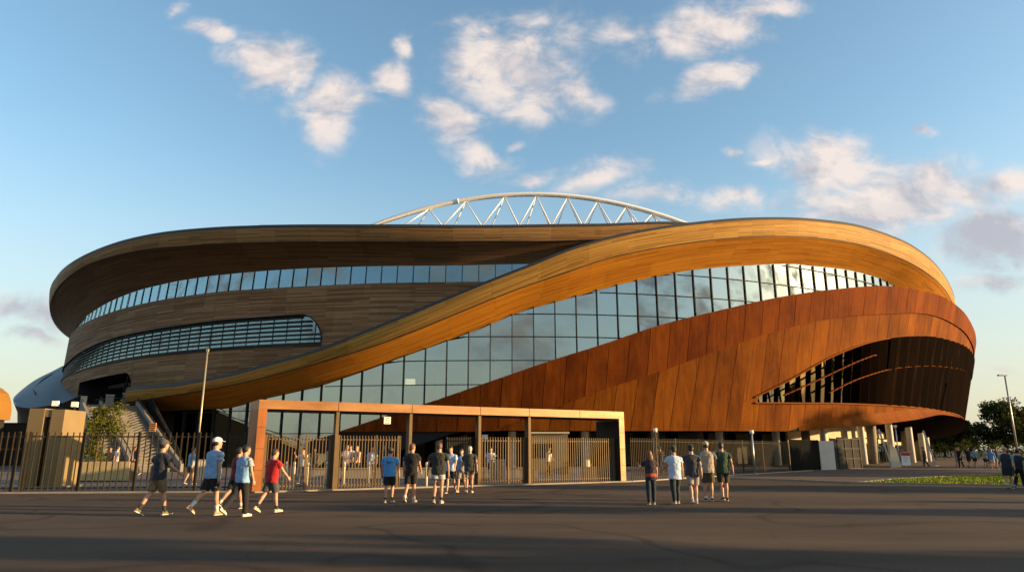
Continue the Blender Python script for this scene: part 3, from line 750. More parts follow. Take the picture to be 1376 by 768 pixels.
def label_thing(o, label, cat, group=None): return tag(o, label, cat, group)
def lamp_post(name, loc, h, r, label, head, mat=BRONZE):
    p = empty(name, loc, 0, label, 'post' if head != 'lamp' else 'lamp post')
    m = MB(); m.tube([(0, 0, 0), (0, 0, h)], [r, r*.8], 12); m.build('pole', mat, p, True)
    m = MB(); m.tube([(0, 0, 0), (0, 0, .05)], r*2.4, 12); m.build('base_plate', mat, p)
    if head == 'bollard':
        m = MB(); m.tube([(0, 0, h), (0, 0, h+.22)], r*1.9, 12); m.build('lamp_head', WHITE, p, True)
    if head == 'cross':
        m = MB(); m.box((0, 0, h+.06), (.10, .10, .14)); m.build('cap', mat, p)
    if head == 'flood':
        m = MB(); m.box((-.3, 0, h), (1.0, .30, .14)); m.box((-.5, 0, h+.09), (.5, .22, .06)); m.build('lamp_head', STEEL, p)
    if head == 'camera':
        m = MB(); m.box((0, 0, h+.1), (.30, .22, .22)); m.box((.1, -.16, h+.06), (.12, .14, .1)); m.build('camera_housing', WHITE, p)
    return p
lamp_post('flag_pole', (-14.35, 32, 0), 6.05, .046, 'tall slim pole standing behind the fence left of the portal', 'cross', plain('gold_lit_steel', (.42, .34, .22), .4, .5))
lamp_post('lamp_post', (8.3, 40.4, 0), 2.55, .06, 'short lamp post at the fence right of the portal, behind the woman with auburn hair', 'bollard')
lamp_post('lamp_post', (15.9, 46.3, 0), 2.6, .07, 'short lamp post further along the right fence under the rust hull', 'bollard', STEEL)
lamp_post('camera_post', (-1.4, 36, 0), 2.1, .05, 'post with a pale camera box just inside the gateway', 'camera')
lamp_post('sign_post', (36.3, 66, 0), 3.6, .07, 'slim white topped post standing between two concrete columns', 'bollard', STEEL)
lamp_post('street_light', (57.6, 80, 0), 10.0, .11, 'tall street light with a flat floodlight head at the far right', 'flood', STEEL)
# signs
def sign(name, loc, w, h, rz, label, mat, post=None, inner=None):
    p = empty(name, loc, rz, label, 'sign')
    m = MB(); m.box((0, 0, 0), (w, .04, h)); b = m.build('board', mat, p)
    if inner:
        m = MB(); n = inner
        for i in range(n): m.box((random.uniform(-.05, .05)*w, -.025, h*(.34-.68*i/max(1, n-1))), (w*random.uniform(.45, .75), .01, h*.09))
        m.build('lettering', IRON, b)
    if post: m = MB(); m.bar((0, .03, -loc[2]), (0, .03, h/2), .05); m.build('post', IRON, p)
    return p
ORS = plain('orange_sign_paint', (.60, .27, .08), .5); RED = plain('red_sign_paint', (.45, .04, .03), .5)
sign('notice_sign', (-19.6, 38, 2.75), .36, .46, 0, 'small orange notice board on a post at the foot of the stairs', ORS, True, 4)
sign('hanging_sign', (-5.35, 29.8, 2.78), .30, .30, PA, 'small white notice hanging beneath the portal beam', WHITE, None, 3)
m = MB(); m.bar((0, 0, .15), (0, 0, .26), .03); o = m.build('hanger', IRON, bpy.data.objects['hanging_sign'])
p = empty('notice_board', (36.9, 66, 0), 0, 'white notice board with a red heading beside a concrete column', 'sign')
boxpart('board', (0, 0, .75), (.8, .12, 1.2), WHITE, p); boxpart('heading', (0, -.07, 1.18), (.78, .03, .3), RED, p)
m = MB(); [m.box((-.03, -.065, .92-.13*i), (.55-.08*i, .02, .045)) for i in range(4)]; m.build('lettering', STEEL, p)
for x, y, hh, lab in ((34.2, 63.5, 3.4, 'leaning galvanised prop left of the middle column'), (41.2, 68.5, 3.4, 'leaning galvanised prop right of the middle column')):
    m = MB(); m.bar((0, 0, 0), (-.75, .1, hh), .13); m.box((0, 0, .04), (.4, .3, .08)); o = m.build('prop', STEEL, None, loc=(x, y, 0)); tag(o, lab, 'prop', 'props under the hull')
# slabs at the end of the right fence
m = MB(); m.box((0, 0, 1.13), (1.38, .14, 2.26), taper=1.0); o = m.build('concrete_slab', plain('pale_slab', (.52, .49, .45), .7, 0, .1, 1), None, loc=(25.35, 56.6, 0)); o.rotation_euler = (0, 0, .25); tag(o, 'pale upright slab at the end of the right hand fence', 'slab')
p = empty('mesh_gate', (26.15, 57.6, 0), .42, 'grey mesh gate in a grid of panels beside the pale slab', 'gate')
boxpart('infill', (1.7, .03, 1.25), (3.4, .03, 2.4), plain('grey_mesh', (.050, .048, .042), .85, 0, .3, 6, .05), p)
m = MB()
for i in range(5): m.box((.85*i, 0, 1.25), (.06, .07, 2.5))
for z in (.06, .85, 1.65, 2.45): m.box((1.7, 0, z), (3.4, .06, .06))
m.build('gate_frame', MULL, p)
p = empty('leaning_board', (35.0, 64.4, 0), .1, 'low pale hoarding board leaning beside the left column', 'board')
m = MB(); n = 0; m.v = [(-.5, 0, 0), (.6, 0, 0), (.5, .3, 1.7), (-.1, .3, 2.1), (-.5, .07, 0), (.6, .07, 0), (.5, .37, 1.7), (-.1, .37, 2.1)]
for q in ((0, 1, 2, 3), (7, 6, 5, 4), (0, 4, 5, 1), (1, 5, 6, 2), (2, 6, 7, 3), (3, 7, 4, 0)): m.face(q)
m.build('panel', CREAM, p)

# ------------------------------------------------------------------ left side: block, planter, stairs, annex, ochre kiosk
bl = empty('concrete_block', (-20.2, 29.0, 0), math.radians(3), 'tan concrete block with a dark upright slot behind the left fence', 'block')
boxpart('side_wall', (.31, .8, 1.62), (.62, 1.6, 3.24), TAN, bl); boxpart('side_wall', (1.18, .8, 1.60), (.52, 1.6, 3.2), TAN, bl)
boxpart('recess', (.77, .95, 1.45), (.296, 1.2, 2.9), BLACK, bl); boxpart('lintel', (.77, .78, 3.04), (.297, 1.5, .30), TAN, bl)
boxpart('slot_post', (.88, .06, 1.42), (.06, .08, 2.8), BRONZE, bl); boxpart('base', (.75, .75, .05), (1.8, 1.9, .1), CONC, bl)
for x, y, z, lab in ((-19.95, 30.2, 3.24, 'small white camera box on the left of the tan block roof'), (-19.1, 30.2, 3.2, 'white floodlight on the right of the tan block roof')):
    p = empty('floodlight' if x > -19.5 else 'camera_box', (x, y, z), 0, lab, 'floodlight' if x > -19.5 else 'camera')
    boxpart('bracket', (0, 0, .09), (.05, .05, .18), IRON, p)
    m = MB(); m.box((0, 0, .28), (.22, .2, .22), .2); m.build('housing', WHITE, p)

def crown_mesh(m, clumps, n, size, squash=.8):
    for (cx, cy, cz, r) in clumps:
        tone = random.uniform(0, .55)
        for _ in range(n):
            u = random.gauss(0, 1), random.gauss(0, 1), random.gauss(0, 1); l = math.sqrt(sum(c*c for c in u)) or 1
            q = r*(random.random()**.45); x, y, z = cx+u[0]/l*q, cy+u[1]/l*q, cz+u[2]/l*q*squash
            a = Vector((random.gauss(0, 1), random.gauss(0, 1), random.gauss(0, .7))).normalized(); b = a.cross(Vector((random.gauss(0, 1), random.gauss(0, 1), random.gauss(0, 1)))).normalized()
            s = size*random.uniform(.6, 1.3); P = Vector((x, y, z)); k = len(m.v)
            m.v += [tuple(P-a*s), tuple(P+b*s*.45), tuple(P+a*s), tuple(P-b*s*.45)]
            m.face((k, k+1, k+2, k+3), None, 0, min(1, max(0, tone+random.uniform(-.15, .45))))
def tree(name, loc, h, cr, label, group=None, nclump=22, n=150, leaf=.28, trunk=.25, low=.35, mat=None, slim=1.0, flat=.8):
    t = empty(name, loc, 0, label, 'tree', group); rnd = random
    m = MB(); top = h*.8
    m.tube([(0, 0, 0), (.02*h, 0, h*.3), (-.01*h, .02*h, h*.6), (0, 0, top)], [trunk, trunk*.8, trunk*.5, trunk*.15], 10)
    cl = []
    for i in range(nclump):
        f = rnd.random(); z = h*low+(h*(1-low)-cr*.22)*f
        rr = cr*(.35+.65*math.sin(math.pi*min(1, .22+f*.75)))*slim; a = rnd.uniform(0, 6.28); q = rr*math.sqrt(rnd.random())*.85
        c = (q*math.cos(a), q*math.sin(a), z, cr*rnd.uniform(.24, .42)); cl.append(c)
        if i % 3 == 0:
            zb = max(h*.2, z-q*.8-.3); m.tube([(0, 0, zb), (c[0]*.5, c[1]*.5, (zb+z)/2+.1), (c[0], c[1], z)], [trunk*.32, trunk*.2, trunk*.06], 6)
    m.build('trunk', BARK, t, True)
    m = MB(); crown_mesh(m, cl, n, leaf, flat); m.build('crown', mat or LEAF, t)
    return t
sh = empty('small_tree', (-21.55, 36.4, 0), 0, 'small bushy yellow green tree growing behind the tan block', 'tree')
m = MB(); m.tube([(0, 0, .5), (.05, 0, 1.6), (-.05, 0, 3.2)], [.07, .05, .02], 8)
for a in range(6): m.tube([(0, 0, 1.0+.25*a), (.5*math.cos(a*1.9), .4*math.sin(a*1.9), 1.9+.25*a)], [.03, .01], 6)
m.build('trunk', BARK, sh, True)
m = MB(); crown_mesh(m, [(random.gauss(0, .42), random.gauss(0, .35), random.uniform(1.0, 3.75), random.uniform(.3, .52)) for _ in range(26)], 150, .075, 1.0); m.build('crown', LEAF2, sh)
pl_ = empty('planter_box', (-21.3, 36.2, 0), .05, 'long planter box of pale timber slats under the small tree', 'planter')
m = MB()
for i in range(16): m.box((-1.75+.235*i, -.5, .52), (.22, .05, .92))
m.build('slats', plain('pale_timber_slat', (.50, .38, .19), .7, 0, .12, 2), pl_)
boxpart('soil_box', (0, 0, .5), (3.7, .9, .85), BARK, pl_)

st = empty('staircase', (-24.6, 52.0, 0), math.atan2(.785, -.62), 'wide concrete stairs climbing to the dark entrance in the timber wall', 'staircase')
N = 24; RUN = 19.0; RISE = 5.6; Wd = 4.4
m = MB()
for i in range(N):
    x0 = RUN*i/N; zz = RISE*(i+1)/N
    m.box((x0+RUN/N/2, Wd/2, zz/2), (RUN/N-.002, Wd, zz))
m.build('steps', plain('stair_concrete', (.13, .12, .105), .8, 0, .15, 1.5), st)
m = MB()
for i in range(N): m.box((RUN*i/N+.05, Wd/2, RISE*(i+1)/N+.01), (.12, Wd-.4, .03))
m.build('step_nosing', PALE, st)
def ramp_wall(y, w, h0, mat, name, par=st, x0=-.6, x1=RUN+.4, drop=0):
    m = MB(); za, zb = 0, RISE
    ya, yb = y-w/2, y+w/2
    m.v = [(x0, ya, 0), (x1, ya, 0), (x1, ya, zb+h0), (x0, ya, za+h0), (x0, yb, 0), (x1, yb, 0), (x1, yb, zb+h0), (x0, yb, za+h0)]
    for q in ((0, 1, 2, 3), (7, 6, 5, 4), (0, 4, 5, 1), (1, 5, 6, 2), (2, 6, 7, 3), (3, 7, 4, 0)): m.face(q)
    return m.build(name, mat, par)
ramp_wall(-.12, .2, .55, CONC, 'parapet'); ramp_wall(Wd+.12, .2, .6, CONC, 'parapet'); ramp_wall(3.0, .2, .5, CONC, 'parapet')
ramp_wall(-1.0, .2, 1.3, BLACK, 'side_wall', x0=4.5)
m = MB()
for y in (-.12, 3.0, -1.0):
    h0 = .85 if y > -.9 else 1.5; x0 = -.6 if y > -.9 else 4.5
    m.bar((x0, y, h0), (RUN+.4, y, RISE+h0), .06)
    for i in range(9): f = i/8; m.bar((x0+(RUN+.4-x0)*f, y, RISE*f+h0-.25), (x0+(RUN+.4-x0)*f, y, RISE*f+h0), .04)
m.build('handrail', IRON, st)
# things on the deck
DZ = 5.6
for x, y, w, h, lab in ((-42.3, 68.2, .5, 1.0, 'cream box post standing left of the stair top'), (-40.2, 69.0, .7, 1.2, 'grey kiosk box at the head of the stairs'), (-39.0, 69.6, .5, 1.4, 'tall grey cabinet next to the kiosk box')):
    o = empty('cabinet', (x, y, DZ), .4, lab, 'cabinet', 'cabinets on the entrance deck')
    mm = CREAM if 'cream' in lab else CONC
    boxpart('body', (0, 0, h/2+.05), (w, .45, h), mm, o); boxpart('top', (0, 0, h+.08), (w+.1, .55, .05), STEEL, o)
um = empty('closed_umbrella', (-39.2, 69.8, DZ), 0, 'closed black umbrella standing on the entrance deck', 'umbrella')
m = MB(); m.tube([(0, 0, 0), (0, 0, 3.2)], .04, 8); m.build('pole', IRON, um)
m = MB(); m.tube([(0, 0, .8), (0, 0, 1.0), (0, 0, 2.2), (0, 0, 3.1)], [.26, .30, .2, .03], 10); m.build('canopy', BLACK, um, True)
# annex with the blue grey roof
an = empty('annex_building', (-60, 90, 0), 0, 'low annex with a rounded blue grey metal roof beside the timber drum', 'annex')
o_ = [(-60.6, 84, 7.1), (-64.9, 90, 8.4), (-69.8, 100, 11.3), (-71.3, 106, 13.4), (-72.9, 112, 15.3), (-72.1, 118, 17.4)]
f_ = [(-60.5, 83.9, 7.05), (-57.9, 81, 6.5), (-55.1, 79, 6.2), (-53.4, 79, 6.4), (-52.2, 80, 6.8), (-51.2, 82, 7.9)]
c_ = [(-54.9, 81, 7.3), (-59.5, 86, 8.1), (-63.2, 91, 9.1), (-67.3, 99, 11.4), (-69.6, 106, 13.3), (-69.3, 110, 14.6)]
def spl(P, n):
    out = []
    for i in range(n+1):
        t_ = i/n*(len(P)-1); k = min(int(t_), len(P)-2); u = t_-k
        p0, p1, p2, p3 = (Vector(P[max(k-1, 0)]), Vector(P[k]), Vector(P[k+1]), Vector(P[min(k+2, len(P)-1)]))
        out.append(.5*((2*p1)+(p2-p0)*u+(2*p0-5*p1+4*p2-p3)*u*u+(3*p1-p0-3*p2+p3)*u**3))
    return out
OFF = Vector((60, -90, 0)); so, sf = [p+OFF for p in spl(o_, 30)], [p+OFF for p in spl(f_, 30)]
m = MB(); m.grid([[tuple(a+(b-a)*k/8+Vector((0, 0, .35*math.sin(math.pi*k/8)))) for a, b in zip(so, sf)] for k in range(9)]); m.build('roof', ANNEX, an, True)
m = MB(); L = [p+OFF+Vector((0, 0, .36)) for p in spl(c_[1:], 30)]
for a, b in zip(L[:-1], L[1:]): m.bar(a, b, .14, .06)
m.build('roof_joint', MULL, an)
m = MB()
edge = so[::-1][10:]+sf
m.grid([[tuple(p) for p in edge], [tuple(p+Vector((.4, .5, -1.3))) for p in edge], [tuple(Vector((p.x+.6, p.y+1.2, 2.6))) for p in edge], [tuple(Vector((p.x+.6, p.y+1.2, 0))) for p in edge]]); m.build('wall', plain('dark_bronze_soffit', (.06, .042, .028), .6), an, True)
kb = empty('ochre_pavilion', (-45.2, 60, 0), 0, 'ochre round roofed pavilion cut by the left edge of the picture', 'pavilion')
prof = [(.7, 4.1), (.7, 5.0), (.55, 5.7), (.2, 6.4), (-.4, 6.85), (-1.4, 7.25), (-3, 7.7), (-6, 8.1), (-18, 8.3)]
m = MB(); rows = [[(x, y, z) for x, z in prof] for y in (0, 1.6)]; m.grid(rows); n = len(m.v)
m.v += [(x, 0, z) for x, z in prof]+[(-18, 0, 4.1)]; m.face(range(n, n+len(prof)+1))
m.grid([[(.7, y, 4.1) for y in (0, 1.6)], [(-18, y, 4.1) for y in (0, 1.6)]]); m.build('upper_wall', ORANGE, kb, False)
m = MB()
for (x, z), (x2, z2) in zip(prof[:-1], prof[1:]): m.bar((x, -.03, z), (x2, -.03, z2), .14, .14)
m.build('roof_edge', CREAM, kb)
boxpart('lower_wall', (-8.3, .9, 2.05), (17.2, 1.2, 4.1), DARK, kb)
boxpart('corner_post', (.2, .15, 2.0), (.45, .3, 4.1), ORANGE, kb)

bw = empty('boundary_wall', (-62, 72, 0), 0, 'dark boundary wall behind the tan block, below the annex', 'wall')
boxpart('body', (0, 0, 2.1), (36, .4, 4.2), plain('dark_brown_wall', (.030, .022, .016), .9, 0, .2, 1), bw); boxpart('coping', (0, 0, 4.24), (36.2, .5, .08), IRON, bw)
# bollards on the plaza
def bollard():
    p = empty('bollard', (0, 0, 0), 0)
    m = MB(); m.tube([(0, 0, 0), (0, 0, 1.0), (0, 0, 1.03)], [.062, .062, .04], 12); m.build('shaft', plain('cream_bollard', (.62, .56, .44), .5, 0, .05), p, True)
    m = MB(); m.tube([(0, 0, .84), (0, 0, .92)], .066, 12); m.build('band', STEEL, p, True); return p
b0 = bollard()
BL = [(-10.6, 33.2, 'leftmost'), (-10.0, 32.4, 'second from left'), (-9.1, 31.4, 'third from left'), (-8.65, 33.0, 'fourth from left'), (-7.55, 31.8, 'fifth from left'), (-6.45, 31.9, 'sixth from left, near the second gate'), (-3.75, 31.0, 'standing in the open gateway'), (-2.7, 31.9, 'beside the man in pale blue in the gateway')]
for i, (x, y, w) in enumerate(BL):
    b = b0
    if i:
        b = b0.copy(); COL.objects.link(b)
        for ch in b0.children:
            c = ch.copy(); COL.objects.link(c); c.parent = b
    b.location = (x, y, 0); tag(b, 'cream plaza bollard behind the gates, ' + w, 'bollard', 'bollards behind the gates')
# litter bins / low concrete seats inside the gates
for x, y, lab in ((-.75, 37.2, 'pale ribbed bin behind the gate panel'), (-16.5, 37.5, 'cream bin frame beside the tall slim pole')):
    p = empty('litter_bin', (x, y, 0), .2, lab, 'bin')
    m = MB()
    for i in range(6): m.box((-.32+.128*i, -.26, .5), (.10, .04, 1.0))
    for i in range(4): m.box((-.36, -.2+.13*i, .5), (.04, .10, 1.0)); m.box((.36, -.2+.13*i, .5), (.04, .10, 1.0))
    m.build('slats', CREAM, p); boxpart('liner', (0, 0, .48), (.6, .44, .9), BLACK, p); boxpart('lid', (0, 0, 1.03), (.8, .6, .06), STEEL, p)
p = empty('ticket_kiosk', (2.4, 46.5, 0), 0, 'tan ticket kiosk under the hull behind the longest gate panel', 'kiosk')
boxpart('wall', (0, .6, 1.3), (2.6, 1.6, 2.6), TAN, p); boxpart('roof', (0, .6, 2.66), (2.8, 1.8, .12), CREAM, p); boxpart('hatch', (-.3, -.22, 1.5), (1.2, .05, .9), BLACK, p)
p = empty('low_wall', (-3, 40.5, 0), .1, 'long low concrete wall on the plaza behind the gates', 'wall')
boxpart('body', (-2.5, 0, .25), (14, .4, .5), CONC, p); boxpart('coping', (-2.5, 0, .53), (14.1, .5, .06), PALE, p)

# trees: far right, behind the viewer (seen reflected in the glass) and beyond the right edge (their shade falls over the plaza)
for i, (x, y, h, cr, lab) in enumerate([(97, 152, 8.5, 4.0, 'dark tree right beside the end of the rust hull'), (107, 152, 12.6, 6.0, 'tall round topped tree left of the street light'), (116, 153, 11.4, 5.4, 'broad dark tree at the right edge behind the street light'), (101, 164, 8.0, 4.5, 'paler low tree far behind the street light'), (124, 158, 12, 5, 'dense tree mostly outside the right edge'), (92, 160, 7, 3.6, 'small dark tree hiding behind the hull end')]):
    tree('tree', (x, y, 0), h, cr, lab, 'trees far beyond the stadium', 34, 300, .34, .3, .25)
hg = MB(); crown_mesh(hg, [(50+i*1.5, 112+random.uniform(-1, 1)+i*.15, random.uniform(.6, 2.2), 1.25) for i in range(56)], 120, .22, 1.0)
tag(hg.build('hedge', LEAF), 'long dark clipped hedge behind the far crowd', 'hedge')
for i in range(9):
    tree('street_tree', (-62+i*15+random.uniform(-3, 3), -46+random.uniform(-8, 8), 0), random.uniform(8, 13), random.uniform(4, 5.5), 'tree of the row across the road, seen only as a reflection in the glass', 'trees across the road', 18, 110, .5, .3, .3)
for i, (x, y, h, cr, low, lab) in enumerate([(46, 5.1, 15, 2.0, .12, 'tall dense tree shading the nearest strip of asphalt'), (49, 12.2, 9.0, 2.2, .1, 'tree shading the second strip of asphalt'), (52, 23.6, 8.6, 3.1, .05, 'broad tree shading the asphalt before the grass'), (104, 58, 17.5, 5.6, .3, 'tall tree throwing its shade on the lower rust hull'), (60, -2.0, 14, 3.0, .1, 'tree shading the foreground corner'), (44, 17.6, 5.0, .5, .1, 'slender tree throwing a thin line of shade'), (60, 39.0, 8.2, 3.0, .60, 'clear stemmed tree nearest the grass, shading the fence end'), (61, 44.5, 8.4, 3.2, .58, 'clear stemmed tree in the middle of the shading group'), (62, 50.5, 8.6, 3.2, .58, 'clear stemmed tree shading the pale slab')]):
    tree('plaza_tree', (x, y, 0), h, cr, lab, 'trees beside the plaza', 40, 170, .24 if cr < 3 else .32, .25, low, None, 1.0, 1.0)
# ------------------------------------------------------------------ people
TEX = bpy.data.textures.new('cloth_folds', 'CLOUDS'); TEX.noise_scale = .13; TEX.noise_depth = 2
PENDING = []          # (object, mesh builder appended after the surface is fused)
def fuse(o, voxel, smooth=3, folds=0.0, extra=None):
    r = o.modifiers.new('fuse', 'REMESH'); r.mode = 'VOXEL'; r.voxel_size = voxel; r.use_smooth_shade = True
    s = o.modifiers.new('relax', 'SMOOTH'); s.factor = .5; s.iterations = smooth
    if folds:
        d = o.modifiers.new('folds', 'DISPLACE'); d.texture = TEX; d.strength = folds; d.mid_level = .5; d.texture_coords = 'GLOBAL'
    PENDING.append((o, extra))

def rotx(v, a): c, s = math.cos(a), math.sin(a); return Vector((v[0], v[1]*c-v[2]*s, v[1]*s+v[2]*c))
def rotz(v, a): c, s = math.cos(a), math.sin(a); return Vector((v[0]*c-v[1]*s, v[0]*s+v[1]*c, v[2]))

def person(label, loc, heading, height, top, bottom, bcol, hair='brown', tone=0, cap=None, shoe=(.30, .25, .2), sock=None,
           rt=22, rk=6, lt=-18, lk=24, ra=-22, la=20, re=14, le=18, rout=9, lout=9, lean=2, yaw=0, pitch=0, girth=1.0, sleeve=None,
           longhair=False, hem=.83, detail=1.0, group=None, extra=None, sleeves=.62, collar=None):
    s = height/1.755; G = girth*1.12
    rt, lt, rk, lk = rt*.78, lt*.78, rk*.9, lk*.9
    V = lambda x, y, z: Vector((x, y, z))
    tl = math.tan(R_(lean))
    def sh(p): return Vector((p[0], p[1]+max(0, p[2]-.92)*tl, p[2]))      # lean of the trunk
    legs = []
    for sx, a, k in ((1, rt, rk), (-1, lt, lk)):
        a_, k_ = R_(a), R_(k)
        hip = V(.088*sx, 0, .915); d1 = V(.010*sx, math.sin(a_), -math.cos(a_)); d2 = V(.0, math.sin(a_-k_), -math.cos(a_-k_))
        knee = hip+d1*.425; ank = knee+d2*.415
        f = (a_-k_)*(.75 if a_-k_ < 0 else .35); F = rotz((0, math.cos(f), math.sin(f)), -.12*sx); U = V(0, -math.sin(f), math.cos(f))
        legs.append((hip, knee, ank, F, U))
    low = min(min((ank-F*.06-U*.078).z, (ank+F*.16-U*.078).z) for _, _, ank, F, U in legs)
    D = V(0, 0, -low)
    legs = [(h+D, k+D, a+D, F, U) for h, k, a, F, U in legs]
    def T(p): return sh(Vector(p))+D
    arms = []
    for sx, a, e, o_ in ((1, ra, re, rout), (-1, la, le, lout)):
        a_, e_, oo = R_(a), R_(e), R_(o_)
        S = T((.178*sx*G, 0, 1.405)); d1 = V(math.sin(oo)*sx, math.cos(oo)*math.sin(a_), -math.cos(oo)*math.cos(a_))
        d2 = V(math.sin(oo*.35)*sx, math.sin(a_+e_), -math.cos(a_+e_)).normalized()
        el = S+d1*.285; wr = el+d2*.25; arms.append((S, el, wr, d1, d2, sx))
    HC = T((0, .025, 1.635))
    def H(p): return HC + rotz(rotx(Vector(p)*1.05, R_(-pitch)), R_(-yaw))
    def ell(z, rx, ry, n=20, cy=0, tr=T): return [tr((rx*math.cos(2*math.pi*i/n), cy+ry*math.sin(2*math.pi*i/n), z)) for i in range(n)]
    # body: one fused surface
    b = MB()
    tor = [(.84, .13, .10), (.90, .160, .112), (.97, .152, .108), (1.05, .138, .100), (1.14, .142, .102), (1.25, .160, .110), (1.34, .170, .108), (1.40, .158, .092), (1.44, .115, .075), (1.475, .062, .06), (1.52, .055, .058), (1.58, .055, .061)]
    b.rings([ell(z, rx*G, ry*G) for z, rx, ry in tor])
    hp = [(-.118, .030, .032, .048), (-.100, .046, .052, .032), (-.070, .058, .074, .016), (-.03, .068, .088, .006), (.01, .073, .095, .0), (.045, .076, .098, -.004), (.08, .068, .088, -.006), (.105, .046, .06, -.008), (.118, .018, .024, -.008)]
    b.rings([ell(z, rx, ry, 20, cy, H) for z, rx, ry, cy in hp])
    b.tube([H((0, .088, .022)), H((0, .106, -.018)), H((0, .096, -.034))], [.010, .016, .012], 8)
    for sx in (1, -1): b.rings([[H((sx*(.074+.012*(i == 1)), -.012+q[0], .0+q[1]*(1-.2*(i != 1)))) for q in [(.020*math.cos(2*math.pi*k/8), .031*math.sin(2*math.pi*k/8)) for k in range(8)]] for i in range(3)])
    for hip, knee, ank, F, U in legs:
        mid = hip.lerp(knee, .5); c1 = knee.lerp(ank, .3)-F*.012
        b.tube([hip+V(0, 0, .06), hip, mid, knee, c1, knee.lerp(ank, .65), ank, ank-U*.03], [q*(.8 if bottom == 'long' else 1) for q in (.07, .086*G, .073*G, .054, .056*(.6+.4*G), .043, .034, .034)], 14)
        b.tube([ank-F*.05-U*.045, ank+F*.05-U*.05, ank+F*.13-U*.06], [.030, .034, .022], 10)
    hx = MB()
    for S, el, wr, d1, d2, sx in arms:
        b.tube([S-V(.06*sx, 0, .03), S+V(-.015*sx, 0, -.035), S+d1*.09, S.lerp(el, .6), el, el.lerp(wr, .28), wr, wr+d2*.03], [.036*G, .042*G, .045*G, .042*G, .037, .038, .027, .024], 12)
        # hand: palm, four bent fingers, thumb from the side of the palm
        fw = Vector((0, 1, 0)); fw = (fw-d2*fw.dot(d2)).normalized(); sd = d2.cross(fw).normalized()
        inn = sd if sd.x*sx < 0 else -sd
        P0 = wr+d2*.01
        hx.tube([P0-d2*.02, P0+d2*.02, P0+d2*.055, P0+d2*.088], [(.020, .022), (.018, .034), (.017, .042), (.013, .040)], 10, ref=tuple(fw))
        for k, (ln, off) in enumerate(((.066, .030), (.078, .010), (.072, -.010), (.056, -.029))):
            q = P0+d2*.082+fw*off; c = d2
            p1 = q+d2*ln*.45+inn*.006; p2 = p1+(d2*.75+inn*.65).normalized()*ln*.32; p3 = p2+(d2*.35+inn*.94).normalized()*ln*.26
            hx.tube([q-d2*.015, q, p1, p2, p3], [.0088, .0092, .0086, .0078, .006], 7)
        q = P0+d2*.025+fw*.032; hx.tube([q-fw*.012, q+fw*.012+d2*.02+inn*.006, q+fw*.020+d2*.046+inn*.012, q+fw*.018+d2*.066+inn*.018], [.012, .0105, .0095, .007], 7)
    for sx in (1, -1): hx.ball(H((.030*sx, .0845, .014)), .0105, 8, 6, 1)
    hx.rings([[H((-.022+.044*i/4 if j < 5 else .022-.044*(i)/4, .0905-.012*abs((i-2)/2)**2, -.058+dz)) for j, i in ((0, 0), (1, 1), (2, 2), (3, 3), (4, 4))] for dz in (-.006, .006)], 2, False)
    bo = b.build('person', [skin(tone), BLACK, MATS.setdefault('lip', plain('lip', (.30, .12, .09), .5))], None, True)
    bo.location = loc; bo.rotation_euler = (0, 0, -R_(heading)); bo.scale = (s, s, s)
    tag(bo, label, 'person', group)
    fuse(bo, .0125 if detail >= 1 else .02, 2, 0, hx)
    # top
    tm = cloth(*top); c = MB()
    big = .012
    tt = [(hem, .172, .128), (hem+.08, .174, .128), (1.0, .168, .122), (1.12, .168, .122), (1.25, .180, .126), (1.35, .186, .120), (1.405, .170, .102), (1.445, .125, .085), (1.475, .078, .072)]
    c.rings([ell(z, (rx+big)*G, (ry+big*.5)*G, 22, -.004) for z, rx, ry in tt])
    sls = []
    for S, el, wr, d1, d2, sx in arms:
        sm_ = MB() if sleeve else c; sls.append(sm_)
        if sleeves <= 1: sm_.tube([S-V(.075*sx, 0, .012), S+V(-.02*sx, 0, -.022), S+d1*.07, S+d1*.13, S+d1*.285*sleeves], [.056*G, .066*G, .069*G, .070*G, .074*G], 14)
        else: sm_.tube([S-V(.075*sx, 0, .012), S+V(-.02*sx, 0, -.022), S.lerp(el, .6), el, el.lerp(wr, .5), wr], [.07*G, .07*G, .058*G, .052, .047, .04], 14)
    co = c.build('shirt', tm, bo, True); fuse(co, .013 if detail >= 1 else .022, 2, .046)
    if sleeve:
        for sm_ in sls:
            so_ = sm_.build('sleeve', cloth(*sleeve), bo, True); fuse(so_, .014 if detail >= 1 else .022, 3, .02)
    if collar:
        k = MB(); k.rings([ell(1.465, .088*G, .082*G, 18), ell(1.482, .074, .07, 18)], 0, False); k.build('collar', cloth(*collar), bo, True)
    # bottom
    bm = cloth(*bcol); c = MB()
    if bottom == 'skirt':
        c.rings([ell(z, rx*G, ry*G, 22) for z, rx, ry in ((1.0, .150, .115), (.9, .185, .135), (.75, .20, .16), (.55, .20, .17))])
    else:
        c.rings([ell(z, rx*G, ry*G, 22) for z, rx, ry in ((1.02, .152, .116), (.95, .172, .126), (.87, .182, .130), (.81, .150, .115), (.785, .09, .07))])
        for hip, knee, ank, F, U in legs:
            dk = (knee-hip).normalized()
            if bottom == 'shorts': c.tube([hip+V(0, 0, .04), hip-V(0, 0, .02), hip.lerp(knee, .45), hip.lerp(knee, .86)], [.095*G, .102*G, .096*G, (.090*G, .094*G)], 16)
            elif bottom == 'briefs': c.tube([hip+V(0, 0, .04), hip-V(0, 0, .02), hip.lerp(knee, .30), hip.lerp(knee, .52)], [.095*G, .102*G, .102*G, (.102*G, .106*G)], 16)
            else: c.tube([hip+V(0, 0, .04), hip-V(0, 0, .02), hip.lerp(knee, .5), knee, knee.lerp(ank, .45), ank-U*.02], [.092*G, .100*G, .092*G, .084, .074, (.060, .068)], 14)
    nm = {'shorts': 'shorts', 'briefs': 'shorts', 'long': 'trousers', 'skirt': 'skirt'}[bottom]
